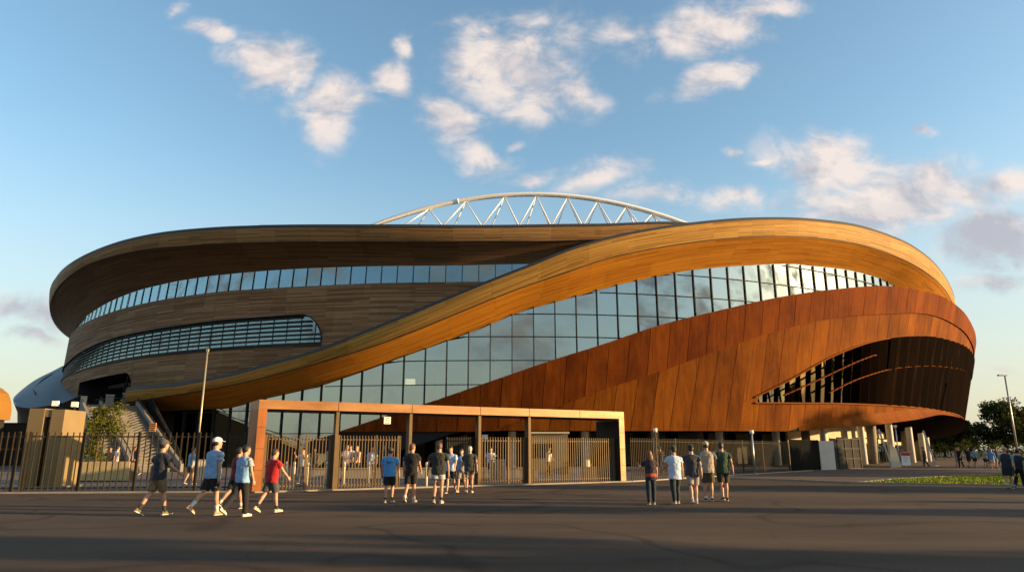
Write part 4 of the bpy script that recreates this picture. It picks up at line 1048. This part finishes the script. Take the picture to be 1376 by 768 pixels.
    fuse(c.build(nm, bm, bo, True), .014 if detail >= 1 else .022, 2, .022)
    # shoes and socks
    shm = plain('shoe_%.2f_%.2f_%.2f' % shoe, shoe, .55, 0, .1, 20); solem = plain('shoe_sole', (.55, .50, .42), .7)
    for hip, knee, ank, F, U in legs:
        X = F.cross(U).normalized(); A = ank-U*.078; rows = []
        for y, w, hh in ((-.072, .022, .045), (-.062, .033, .078), (-.02, .039, .092), (.03, .041, .080), (.09, .046, .056), (.14, .044, .042), (.175, .034, .034), (.192, .016, .024)):
            rows.append([A+F*y+X*(w*math.cos(2*math.pi*k/12))+U*(.016+hh*.5+hh*.5*math.sin(2*math.pi*k/12)) for k in range(12)])
        k_ = MB(); k_.rings(rows); so2 = k_.build('shoe', shm, bo, True)
        k_ = MB(); out = [(-.078, .020), (-.06, .038), (0, .040), (.08, .049), (.14, .049), (.18, .036), (.198, .012)]
        lp = [(y, w) for y, w in out]+[(y, -w) for y, w in out[::-1]]
        k_.rings([[A+F*y+X*w+U*z for y, w in lp] for z in (0, .024)]); k_.build('sole', solem, so2)
        if sock:
            k_ = MB(); k_.tube([ank-U*.02, ank.lerp(knee, .14), ank.lerp(knee, sock[3] if len(sock) > 3 else .30)], [.041, .043, .050], 12); k_.build('sock', cloth('sock_%.2f%.2f' % sock[:2], sock[:3]), bo, True)
    # hair and cap
    HM = hairmat(hair, {'brown': (.065, .038, .022), 'dark': (.022, .016, .012), 'auburn': (.20, .075, .030), 'blond': (.42, .27, .12), 'white': (.62, .58, .52), 'ginger': (.16, .07, .03)}[hair])
    hh = [(-.062, .050, .045, -.050), (-.03, .076, .066, -.040), (.01, .083, .078, -.032), (.04, .085, .092, -.020), (.07, .082, .104, -.006), (.10, .066, .086, -.006), (.122, .042, .056, -.008), (.134, .014, .02, -.01)]
    c = MB(); rr = []
    for z, rx, ry, cy in hh:
        rr.append([H(((rx+.007*mnoise.noise(Vector((i*.9, z*22, height*31))))*math.cos(2*math.pi*i/18), cy+(ry+.009*mnoise.noise(Vector((i*.7+9, z*22, height*17))))*math.sin(2*math.pi*i/18), z)) for i in range(18)])
    c.rings(rr)
    if longhair: c.rings([[H((rx*math.cos(2*math.pi*i/14), cy+ry*math.sin(2*math.pi*i/14), z)) for i in range(14)] for z, rx, ry, cy in ((-.20, .060, .025, -.085), (-.15, .105, .045, -.075), (-.08, .112, .06, -.055), (.0, .098, .078, -.04), (.06, .06, .05, -.03))])
    c.build('hair', HM, bo, True)
    if cap:
        c = MB(); c.rings([[H((rx*math.cos(2*math.pi*i/20), cy+ry*math.sin(2*math.pi*i/20), z)) for i in range(20)] for z, rx, ry, cy in ((.030, .087, .107, -.004), (.06, .090, .110, -.006), (.09, .084, .102, -.008), (.118, .066, .08, -.009), (.138, .036, .044, -.01), (.145, .01, .012, -.01))])
        co2 = c.build('cap', cloth(*cap), bo, True)
        c = MB(); c.grid([[H((.078*math.cos(a), .07+.035*math.sin(a)+ex*math.sin(a), .042-.16*ex*math.sin(a)+dz)) for a in frange(.12, math.pi-.12, .3)] for ex, dz in ((0, .006), (.075, .004), (.075, -.002), (0, 0))]); c.build('brim', cloth(*cap), co2, True)
    if extra == 'print':
        c = MB()
        for i in range(9): 
            x = -.075+.019*i; z = 1.285+random.uniform(-.012, .02)
            y0 = -.152*G
            c.bar(T((x-.014, y0+.05*x*x*20-.004, z)), T((x+.012, y0+.05*x*x*20-.004, z+random.uniform(-.03, .03))), .008, .018)
        c.build('shirt_print', cloth('print_ink', (.02, .03, .05)), bo)
    if extra == 'mark':
        c = MB()
        p = legs[0][0].lerp(legs[0][1], .62)
        for dx, dz, w in ((0, 0, .05), (.03, .022, .05), (-.02, -.02, .04)): c.box(tuple(p+V(.085, -.045+dx, dz)), (.03, w, .014))
        c.build('shorts_mark', cloth('white_ink', (.75, .75, .75)), bo)
    if extra == 'tied_jacket':
        c = MB(); c.rings([ell(z, rx*G, ry*G, 22) for z, rx, ry in ((.90, .196, .146), (.94, .205, .152), (.99, .200, .15), (1.02, .19, .142))], 0); fuse(c.build('tied_jacket', cloth('coral_red', (.36, .065, .045)), bo, True), .014, 2, .03)
    if extra == 'bag':
        S, el, wr, d1, d2, sx = arms[1]
        q = MB(); q.box((0, 0, -.22), (.12, .34, .36)); q.bar((0, -.1, -.05), (0, 0, .16), .03); q.bar((0, .1, -.05), (0, 0, .16), .03)
        hb = q.build('shoulder_bag', cloth('bag_blue', (.10, .26, .36)), None); w = Matrix.Rotation(-R_(heading), 4, 'Z')@(wr*s); hb.location = Vector(loc)+w+Vector((0, 0, -.08)); hb.rotation_euler = (0, 0, -R_(heading)); tag(hb, 'light blue carrier bag held by the person at the right edge', 'bag')
    return bo

NAVY = ('navy', (.020, .024, .036)); LBLUE = ('light_blue', (.20, .36, .58)); MAROON = ('maroon', (.13, .018, .030)); REDC = ('red', (.34, .016, .020)); BLK = ('black', (.014, .014, .015))
SKY = ('sky_blue', (.075, .27, .56)); CHAR = ('charcoal', (.040, .042, .038)); OLIVEB = ('olive_black', (.028, .032, .024)); PALEB = ('pale_blue', (.40, .50, .64)); GRN = ('dark_green', (.024, .050, .030))
OLV = ('olive', (.070, .062, .030)); KHA = ('khaki', (.155, .115, .062)); GRY = ('grey', (.20, .195, .19)); DGRY = ('dark_grey', (.055, .058, .062)); DENIM = ('denim', (.018, .026, .042)); TANP = ('tan_print', (.34, .28, .21)); WHT = ('white', (.66, .65, .63)); LG = ('light_grey', (.36, .36, .37))
WS = (.62, .60, .56); DS = (.03, .03, .03)
person('leftmost walking man, in navy tee, grey cap and olive shorts', (-8.72, 17.5, 0), 34, 1.79, NAVY, 'shorts', KHA, 'dark', 0, ('grey_cap', (.07, .07, .068)), (.16, .12, .07), DS+(.34,), rt=20, rk=8, lt=-22, lk=20, ra=24, la=-18, re=30, rout=12, yaw=6, pitch=-12)
person('man in light blue tee with white cap and black shorts walking right', (-7.38, 17.45, 0), 30, 1.84, LBLUE, 'shorts', BLK, 'dark', 0, ('white_cap', (.74, .73, .70)), (.42, .24, .12), WS+(.36,), rt=14, rk=4, lt=-24, lk=30, ra=-8, la=16, re=10, rout=6, yaw=14, pitch=-4, extra='mark', sleeve=('blue_grey', (.26, .34, .44)), girth=1.06)
person('person in maroon tee half hidden behind the man in black trousers', (-7.55, 19.4, 0), 36, 1.62, MAROON, 'shorts', BLK, 'dark', 1, None, (.05, .05, .05), WS+(.2,), rt=18, lt=-22, lk=28, yaw=4)
person('man in light blue and grey tee with long black trousers and white shoes walking right', (-6.52, 17.15, 0), 30, 1.66, LBLUE, 'long', BLK, 'dark', 0, None, (.70, .66, .58), None, rt=10, rk=4, lt=-27, lk=26, ra=6, la=14, re=12, yaw=10, sleeve=('grey_sleeve', (.33, .34, .37)), girth=1.02)
person('shorter person in red tee and dark grey shorts walking right beside the portal leg', (-6.2, 18.3, 0), 34, 1.58, REDC, 'shorts', DGRY, 'brown', 0, None, (.48, .42, .34), DS+(.25,), rt=18, lt=-24, lk=18, ra=28, la=-10, re=16, rout=12, yaw=10, girth=1.05)
person('person in bright blue tee with dark back print, before the second gate', (-3.72, 21.5, 0), 4, 1.60, SKY, 'shorts', BLK, 'brown', 0, None, (.20, .17, .13), DS+(.2,), rt=16, rk=20, lt=-4, lk=4, ra=8, la=-4, re=14, rout=12, extra='print', girth=1.05)
person('man in black tee and black shorts walking away toward the open gateway', (-3.1, 21.75, 0), 10, 1.73, BLK, 'shorts', BLK, 'ginger', 0, None, (.40, .30, .18), WS+(.2,), rt=8, rk=4, lt=-14, lk=22, ra=10, la=-6, re=24, yaw=20)
person('person in sky blue tee mostly hidden behind the man in black', (-3.35, 23.4, 0), 5, 1.66, SKY, 'shorts', BLK, 'dark', 1, None, (.1, .1, .1), None, rt=12, lt=-12, lout=16)
person('man in olive black tee and pale grey shorts walking through the gateway, arms out', (-2.2, 21.2, 0), 3, 1.74, OLIVEB, 'briefs', LG, 'ginger', 0, None, (.40, .34, .26), DS+(.24,), rt=6, rk=4, lt=-10, lk=14, ra=-6, la=8, re=10, le=8, rout=14, lout=22, girth=1.08)
person('man in pale blue tee and navy shorts walking out of the gateway toward the viewer', (-2.28, 26.3, 0), 195, 1.68, PALEB, 'shorts', NAVY, 'dark', 2, None, (.08, .07, .07), None, rt=14, lt=-16, lk=22, yaw=0)
person('person in light blue tee close behind the man in pale blue', (-1.93, 27.0, 0), 190, 1.60, LBLUE, 'shorts', GRY, 'brown', 0, None, (.2, .2, .2), None, lout=20)
person('white haired man in charcoal tee and brown shorts walking away by the third post', (-1.58, 26.3, 0), 0, 1.66, CHAR, 'briefs', ('brown_grey', (.10, .085, .07)), 'white', 0, None, (.36, .30, .24), DS+(.24,), rt=10, lt=-10, lk=14, rout=14, lout=14, girth=1.05)
person('woman with auburn hair, dark top, red jacket tied at the waist and dark jeans', (4.05, 20.7, 0), 4, 1.50, ('dark_plum', (.035, .026, .034)), 'long', DENIM, 'auburn', 2, None, (.16, .14, .12), None, rt=12, rk=8, lt=-4, lk=10, la=38, le=70, lout=24, ra=6, re=30, longhair=True, extra='tied_jacket', girth=.90, hem=.95)
person('man in pale blue tee and dark cap beside the auburn haired woman', (4.82, 20.95, 0), -6, 1.64, PALEB, 'long', ('dark_teal', (.018, .030, .036)), 'dark', 0, ('dark_cap', (.04, .045, .05)), (.34, .30, .25), None, rt=16, rk=16, lt=-8, lk=6, la=16, le=40, lout=12, ra=-8, hem=.74, yaw=-24)
person('man in navy tee, grey shorts and black cap, middle of the five at right', (5.42, 21.25, 0), 4, 1.68, ('slate_navy', (.034, .038, .052)), 'shorts', ('grey_tan', (.27, .235, .21)), 'dark', 2, ('black_cap', (.015, .015, .016)), (.36, .34, .31), (.55, .53, .5, .16), rt=8, rk=4, lt=-12, lk=16, hem=.80, girth=1.02)
person('man in tan printed tee and olive shorts with a pale cap, walking away at right', (6.12, 22.15, 0), 12, 1.78, TANP, 'shorts', OLV, 'brown', 0, ('pale_cap', (.40, .34, .25)), (.05, .05, .05), WS+(.14,), rt=-2, rk=4, lt=4, lk=6, ra=8, re=14, rout=12, lout=12, sleeve=('slate_sleeve', (.10, .12, .14)), girth=1.06)
person('man in dark green tee and black olive shorts, rightmost of the five at right', (6.62, 22.2, 0), 0, 1.76, GRN, 'shorts', ('black_olive', (.030, .028, .018)), 'dark', 0, None, (.03, .03, .03), None, rt=8, lt=-8, lk=14, rout=12, yaw=14, girth=1.03)
# right edge
person('blond woman in black and blue jersey and black skirt near the grass edge', (20.55, 29.3, 0), 30, 1.66, ('black_blue', (.022, .026, .034)), 'skirt', BLK, 'blond', 0, None, (.10, .10, .10), (.45, .43, .4, .2), rt=8, lt=-6, sleeve=('blue_band', (.10, .26, .38)), la=20, le=40, girth=.98, pitch=-10)
person('man in dark jacket and grey trousers cut by the right edge', (21.75, 29.0, 0), -60, 1.70, ('black_jacket', (.020, .022, .026)), 'long', ('grey_trouser', (.19, .185, .18)), 'blond', 0, None, (.30, .28, .25), None, rt=4, lt=-12, lk=10, sleeve=('blue_band2', (.09, .24, .36)), extra='bag', la=30, le=50, girth=1.15, pitch=-14)
person('person in black trousers bending beside the man at the right edge', (21.15, 29.5, 0), 60, 1.58, ('black_blue', (.022, .026, .034)), 'long', BLK, 'dark', 0, None, (.3, .3, .3), None, lean=14, rt=14, lt=-16, pitch=-20)
# distant crowd at right
far = [((39.7, 62.4), 'brown', BLK, 'long', BLK, 'person in black trousers at the left of the distant group'), ((40.25, 63.6), 'blond', ('grey_pink', (.22, .17, .16)), 'skirt', ('pale_skirt', (.34, .30, .27)), 'person with a pale skirt in the distant group'), ((40.75, 62.8), 'dark', BLK, 'shorts', BLK, 'person in black shorts in the middle of the distant group'),
       ((41.55, 63.2), 'brown', ('striped', (.16, .30, .36)), 'shorts', BLK, 'person in teal tee in the distant group'), ((42.1, 62.6), 'dark', ('pale_teal', (.30, .38, .38)), 'shorts', BLK, 'person in pale teal tee in the distant group'), ((43.0, 63.4), 'dark', BLK, 'skirt', BLK, 'person all in black at the right of the distant group'),
       ((41.1, 60.3), 'dark', SKY, 'shorts', LG, 'person in bright blue tee standing before the trees, with pale shorts'), ((41.75, 60.6), 'brown', CHAR, 'shorts', GRY, 'person in charcoal just right of the bright blue tee'), ((39.0, 66.5), 'dark', CHAR, 'long', DGRY, 'dim figure in charcoal by the last column'), ((38.0, 68.5), 'brown', GRY, 'shorts', DGRY, 'dim figure in grey tee under the hull end')]
for i, (xy, hr, tp, bt, bc, lab) in enumerate(far):
    person(lab, (*xy, 0), random.uniform(0, 360), random.uniform(1.6, 1.82), tp, bt, bc, hr, i % 3, None, (.06, .06, .06), None, rt=random.uniform(0, 14), lt=random.uniform(-14, 0), detail=.5, group='crowd before the distant trees')
# people inside the gates
ins = [((-9.95, 33.6), 200, WHT, 'shorts', GRY, 'dark', 'person in white tee seen through the first gate, hands raised to the face', dict(la=50, le=100, ra=50, re=100)), ((-11.3, 40.3), 170, CHAR, 'long', BLK, 'dark', 'darker figure seen through the first gate', {}), ((-11.0, 42.5), 190, TANP, 'shorts', DGRY, 'brown', 'figure in tan top just left of a bollard', {}),
       ((-8.0, 33.8), 120, ('lilac_grey', (.22, .20, .24)), 'shorts', DGRY, 'brown', 'person seen between the fifth bollard and second gate', {}), ((-9.3, 40.5), 200, WHT, 'shorts', DGRY, 'brown', 'person in white top beside one with a peach top', {}), ((-8.85, 40.2), 210, ('peach', (.55, .33, .2)), 'long', DGRY, 'blond', 'person in peach top behind the second gate', {}),
       ((-7.2, 36.2), 170, PALEB, 'shorts', DGRY, 'brown', 'person in pale blue top left of the bright blue tee', {}), ((-6.7, 36.8), 150, CHAR, 'long', DGRY, 'dark', 'person in charcoal close to the pale blue top', {}), ((-1.15, 38.2), 182, WHT, 'shorts', BLK, 'dark', 'person in white and blue tee right of the camera post', {}), ((2.25, 43.2), 110, ('cream', (.60, .54, .44)), 'long', ('brown_trouser', (.10, .075, .05)), 'dark', 'person in cream shirt reaching out an arm behind the longest gate', dict(ra=80, re=10)),
       ((-24.6, 43.0), 150, BLK, 'long', BLK, 'brown', 'person in black beside the pale planter', {}), ((-24.9, 44.3), 20, WHT, 'shorts', BLK, 'brown', 'person in white near the planter', {}), ((-23.8, 44.6), 200, ('plum', (.10, .05, .06)), 'long', DGRY, 'blond', 'fair haired person near the stair foot', {}), ((-25.2, 46.8), 90, ('warm_grey', (.25, .21, .18)), 'shorts', BLK, 'dark', 'person in warm grey by the stair foot', {}),
       ((-22.7, 45.8), 10, CHAR, 'long', BLK, 'dark', 'tall person in charcoal climbing toward the stairs', {}), ((-15.0, 33.0), 30, LBLUE, 'shorts', DGRY, 'brown', 'person in light blue behind the fence beside the navy tee', {}), ((9.6, 45.5), 330, CHAR, 'long', DENIM, 'dark', 'dim person behind the fence by the woman with auburn hair', {})]
for i, (xy, hd, tp, bt, bc, hr, lab, kw) in enumerate(ins):
    person(lab, (*xy, .006), hd, random.uniform(1.62, 1.82), tp, bt, bc, hr, i % 3, None, (.08, .07, .06), None, rt=random.uniform(0, 16), lt=random.uniform(-16, 0), detail=.5, group='people inside the gates', **kw)

# fuse everything in one pass, then add hands and face details
bpy.context.view_layer.update()
dg = bpy.context.evaluated_depsgraph_get()
done = []
for o, ex in PENDING: done.append((o, ex, bpy.data.meshes.new_from_object(o.evaluated_get(dg), preserve_all_data_layers=False, depsgraph=dg)))
for o, ex, me in done:
    o.modifiers.clear()
    old = o.data; mats = [m_ for m_ in old.materials]; nm = old.name
    o.data = me
    me.materials.clear()
    for mm in mats: me.materials.append(mm)
    me.polygons.foreach_set('material_index', [0]*len(me.polygons))
    if ex:
        b2 = bmesh.new(); b2.from_mesh(me); vs = [b2.verts.new(v) for v in ex.v]
        for f, mi in zip(ex.f, ex.mi):
            try: q = b2.faces.new([vs[i] for i in f]); q.material_index = mi
            except ValueError: pass
        b2.to_mesh(me); b2.free()
    me.polygons.foreach_set('use_smooth', [True]*len(me.polygons)); me.update()
    bpy.data.meshes.remove(old); me.name = nm

# ------------------------------------------------------------------ sky, sun, camera
SUN_AZ = 82.0; SUN_EL = 9.0                      # degrees right of / above the line from the scene back to the viewer
S = Vector((math.sin(R_(SUN_AZ))*math.cos(R_(SUN_EL)), -math.cos(R_(SUN_AZ))*math.cos(R_(SUN_EL)), math.sin(R_(SUN_EL))))
sl = bpy.data.lights.new('sun', 'SUN'); sl.energy = 5.0; sl.angle = R_(.55); sl.color = (1.0, .66, .31)
so = bpy.data.objects.new('sun', sl); COL.objects.link(so); so.rotation_euler = (-S).to_track_quat('-Z', 'Y').to_euler(); so.location = (60, -40, 60)
w = bpy.data.worlds.new('World'); sc.world = w; w.use_nodes = True; nt = w.node_tree; nt.nodes.clear()
class WT(NT):
    def __init__(s): s.t = nt
W = WT()
out = W.n('ShaderNodeOutputWorld'); bg = W.n('ShaderNodeBackground'); W.l(bg.outputs[0], out.inputs[0])
sky = W.n('ShaderNodeTexSky', sky_type='NISHITA'); sky.sun_disc = False; sky.sun_elevation = R_(SUN_EL)
sky.sun_rotation = math.atan2(S.x, S.y); sky.altitude = 50; sky.air_density = 1.0; sky.dust_density = 1.2; sky.ozone_density = 1.6
gv = W.n('ShaderNodeTexCoord').outputs['Generated']
sep = W.n('ShaderNodeSeparateXYZ'); W.l(gv, sep.inputs[0])
# clouds: soft masses at fixed compass bearings, broken up by turbulence
yy = W.math('MAXIMUM', W.math('ABSOLUTE', sep.outputs['Y']), .05)
cu = W.math('DIVIDE', sep.outputs['X'], yy); cv = W.math('DIVIDE', sep.outputs['Z'], yy)
cmb = W.n('ShaderNodeCombineXYZ'); W.l(cu, cmb.inputs[0]); W.l(cv, cmb.inputs[1]); W.l(W.math('MULTIPLY', W.math('SIGN', sep.outputs['Y']), 3.0), cmb.inputs[2])
uvw = cmb.outputs[0]
CL = CLOUDS = [
 # px, py, half width, half height, tilt, strength
 (237, 15, 16, 12, .5, .7), (290, 42, 36, 18, .1, .85), (358, 88, 62, 42, .3, 1.1), (445, 140, 52, 62, .45, 1.0), (543, 58, 14, 20, .2, .75), (528, 105, 26, 34, 0, .95), (600, 165, 60, 30, .45, .85), (645, 205, 45, 32, .4, .9),
 (690, 95, 92, 64, .35, 1.15), (770, 45, 45, 45, 0, .45), (765, 125, 46, 24, .2, .8), (694, 183, 16, 10, 0, .75), (790, 245, 70, 20, -.3, .6), (605, 38, 32, 12, 0, .4),
 (945, 40, 82, 44, -.25, 1.1), (1025, 15, 58, 24, -.3, .7), (960, 108, 64, 22, -.3, .9), (982, 206, 14, 8, 0, .65), (1023, 217, 20, 8, -.2, .6),
 (1140, 225, 120, 42, .15, 1.0), (1210, 265, 160, 48, -.1, 1.1), (1080, 275, 120, 26, 0, .55), (1250, 180, 20, 12, 0, .8), (1330, 245, 70, 26, -.1, .95), (1345, 325, 85, 42, -.2, 1.2), (1330, 385, 80, 18, 0, .8),
 (20, 425, 75, 26, .1, .65), (40, 458, 45, 10, 0, .6), (1340, 510, 60, 10, 0, .45), (900, 272, 50, 18, 0, .4), (715, 235, 36, 14, 0, .55), (800, 240, 60, 26, -.3, .7), (885, 265, 60, 24, -.1, .7), (990, 270, 60, 22, 0, .7), (1120, 205, 60, 30, .2, .8), (840, 40, 40, 30, .4, .5), (720, 30, 40, 18, .2, .5)]
CP, SP = math.cos(math.atan(220/917)), math.sin(math.atan(220/917))
def bearing(px, py):
    X = px-688; up = 384-py; f = 917*CP-up*SP; z = up*CP+917*SP; return X/f, z/f, 1/f
acc = None; dark = None
nz = W.n('ShaderNodeTexNoise'); nz.inputs['Scale'].default_value = 7; nz.inputs['Detail'].default_value = 5; W.l(uvw, nz.inputs['Vector'])
wob = W.n('ShaderNodeVectorMath', operation='MULTIPLY_ADD'); W.l(nz.outputs['Color'], wob.inputs[0]); wob.inputs[1].default_value = (.13, .10, 0); 
sub = W.n('ShaderNodeVectorMath', operation='ADD'); W.l(uvw, sub.inputs[0]); sub.inputs[1].default_value = (-.065, -.05, 0); W.l(sub.outputs[0], wob.inputs[2])
front = W.math('GREATER_THAN', sep.outputs['Y'], 0.0)
for px, py, hw, hh_, tilt, stg in CL:
    u0, v0, k = bearing(px, py)
    mp = W.n('ShaderNodeMapping', vector_type='TEXTURE'); mp.inputs['Location'].default_value = (u0, v0, 0); mp.inputs['Rotation'].default_value = (0, 0, -tilt); mp.inputs['Scale'].default_value = (hw*k*1.45, hh_*k*1.45, 1e6)
    W.l(wob.outputs[0], mp.inputs[0]); ln = W.n('ShaderNodeVectorMath', operation='LENGTH'); W.l(mp.outputs[0], ln.inputs[0])
    v = W.math('MULTIPLY', W.math('MAXIMUM', W.math('SUBTRACT', 1.0, ln.outputs['Value']), 0), stg)
    acc = v if acc is None else W.math('MAXIMUM', acc, v)
def fbm(scale, detail, rough, off=(0, 0, 0), st=(1, 1.45, 1)):
    n_ = W.n('ShaderNodeTexNoise'); n_.inputs['Scale'].default_value = scale; n_.inputs['Detail'].default_value = detail; n_.inputs['Roughness'].default_value = rough
    n_.inputs['Distortion'].default_value = .35
    W.l(W.map(uvw, st, off), n_.inputs['Vector']); return n_.outputs['Fac']
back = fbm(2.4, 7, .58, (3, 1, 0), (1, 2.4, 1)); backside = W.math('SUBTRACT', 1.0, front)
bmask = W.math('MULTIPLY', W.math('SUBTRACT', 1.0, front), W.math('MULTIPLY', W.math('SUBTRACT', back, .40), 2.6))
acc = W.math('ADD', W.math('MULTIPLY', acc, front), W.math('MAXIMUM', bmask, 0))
n1 = fbm(11, 10, .60); n2 = fbm(11, 7, .58, (.05, .045, 0)); n3 = fbm(30, 6, .6)
turb = W.math('MULTIPLY_ADD', W.math('SUBTRACT', n1, .5), 2.7, W.math('MULTIPLY', W.math('SUBTRACT', n3, .5), .6))
dens = W.math('ADD', W.math('MULTIPLY', acc, 1.42), turb)
present = W.math('MULTIPLY', acc, 2.3, None, True)
mr = W.n('ShaderNodeMapRange', interpolation_type='SMOOTHSTEP'); W.l(dens, mr.inputs[0]); mr.inputs[1].default_value = -.05; mr.inputs[2].default_value = 1.25
cm = W.math('MULTIPLY', W.math('MULTIPLY', mr.outputs[0], present), .92)
# sunlit and shaded sides: compare the turbulence a little towards the sun; the low cloud bank at the right is heavier
side = W.math('MULTIPLY_ADD', W.math('SUBTRACT', n1, n2), 3.2, .66, True)
grey = None
for px, py, hw, hh_, stg in ((1350, 335, 95, 50, 1.0), (1150, 285, 110, 22, .32), (1230, 275, 80, 18, .28), (40, 440, 90, 40, .8), (1320, 400, 90, 25, .5)):
    u0, v0, k = bearing(px, py)
    mp = W.n('ShaderNodeMapping', vector_type='TEXTURE'); mp.inputs['Location'].default_value = (u0, v0, 0); mp.inputs['Scale'].default_value = (hw*k*1.2, hh_*k*1.2, 1e6)
    W.l(wob.outputs[0], mp.inputs[0]); ln = W.n('ShaderNodeVectorMath', operation='LENGTH'); W.l(mp.outputs[0], ln.inputs[0])
    v = W.math('MULTIPLY', W.math('MAXIMUM', W.math('SUBTRACT', 1.0, ln.outputs['Value']), 0), stg*1.6)
    grey = v if grey is None else W.math('MAXIMUM', grey, v)
side = W.math('SUBTRACT', side, grey, None, True)
SKYK = .10
ccol = W.mix(side, (2.15, 2.15, 2.4), (4.05, 3.5, 3.2))
ccol = W.mix(W.math('MULTIPLY', backside, .9), ccol, W.mix(side, (.95, 1.0, 1.08), (1.7, 1.45, 1.25)))  # unseen clouds behind the camera, darkened to cut the fill light
hs = W.n('ShaderNodeHueSaturation'); W.l(sky.outputs[0], hs.inputs['Color']); hs.inputs['Saturation'].default_value = 1.08; hs.inputs['Value'].default_value = 1.42
hz = W.n('ShaderNodeMapRange', interpolation_type='SMOOTHSTEP'); W.l(sep.outputs['Z'], hz.inputs[0]); hz.inputs[1].default_value = .42; hz.inputs[2].default_value = -.02
base = W.mix(W.math('MULTIPLY', hz.outputs[0], .78), hs.outputs[0], (2.75, 2.5, 2.3))
base = W.mix(1.0, base, (1.02, 1.03, .96), 'MULTIPLY')
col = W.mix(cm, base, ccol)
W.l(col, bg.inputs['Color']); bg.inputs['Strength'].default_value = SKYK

cam = bpy.data.cameras.new('camera'); co = bpy.data.objects.new('camera', cam); COL.objects.link(co)
co.location = (0, 0, 1.55); co.rotation_euler = (math.pi/2+math.atan(220/917), 0, 0)
cam.sensor_width = 36; cam.lens = 917/1376*36; cam.clip_end = 3000; cam.clip_start = .1
sc.camera = co
sc.view_settings.view_transform = 'Standard'; sc.view_settings.look = 'None'; sc.view_settings.gamma = 1.0; sc.view_settings.use_curve_mapping = False
sc.view_settings.exposure = 1.25
sc.render.engine = 'CYCLES'; sc.cycles.max_bounces = 6; sc.cycles.transparent_max_bounces = 12; sc.cycles.use_denoising = True
sc.cycles.sample_clamp_indirect = 6
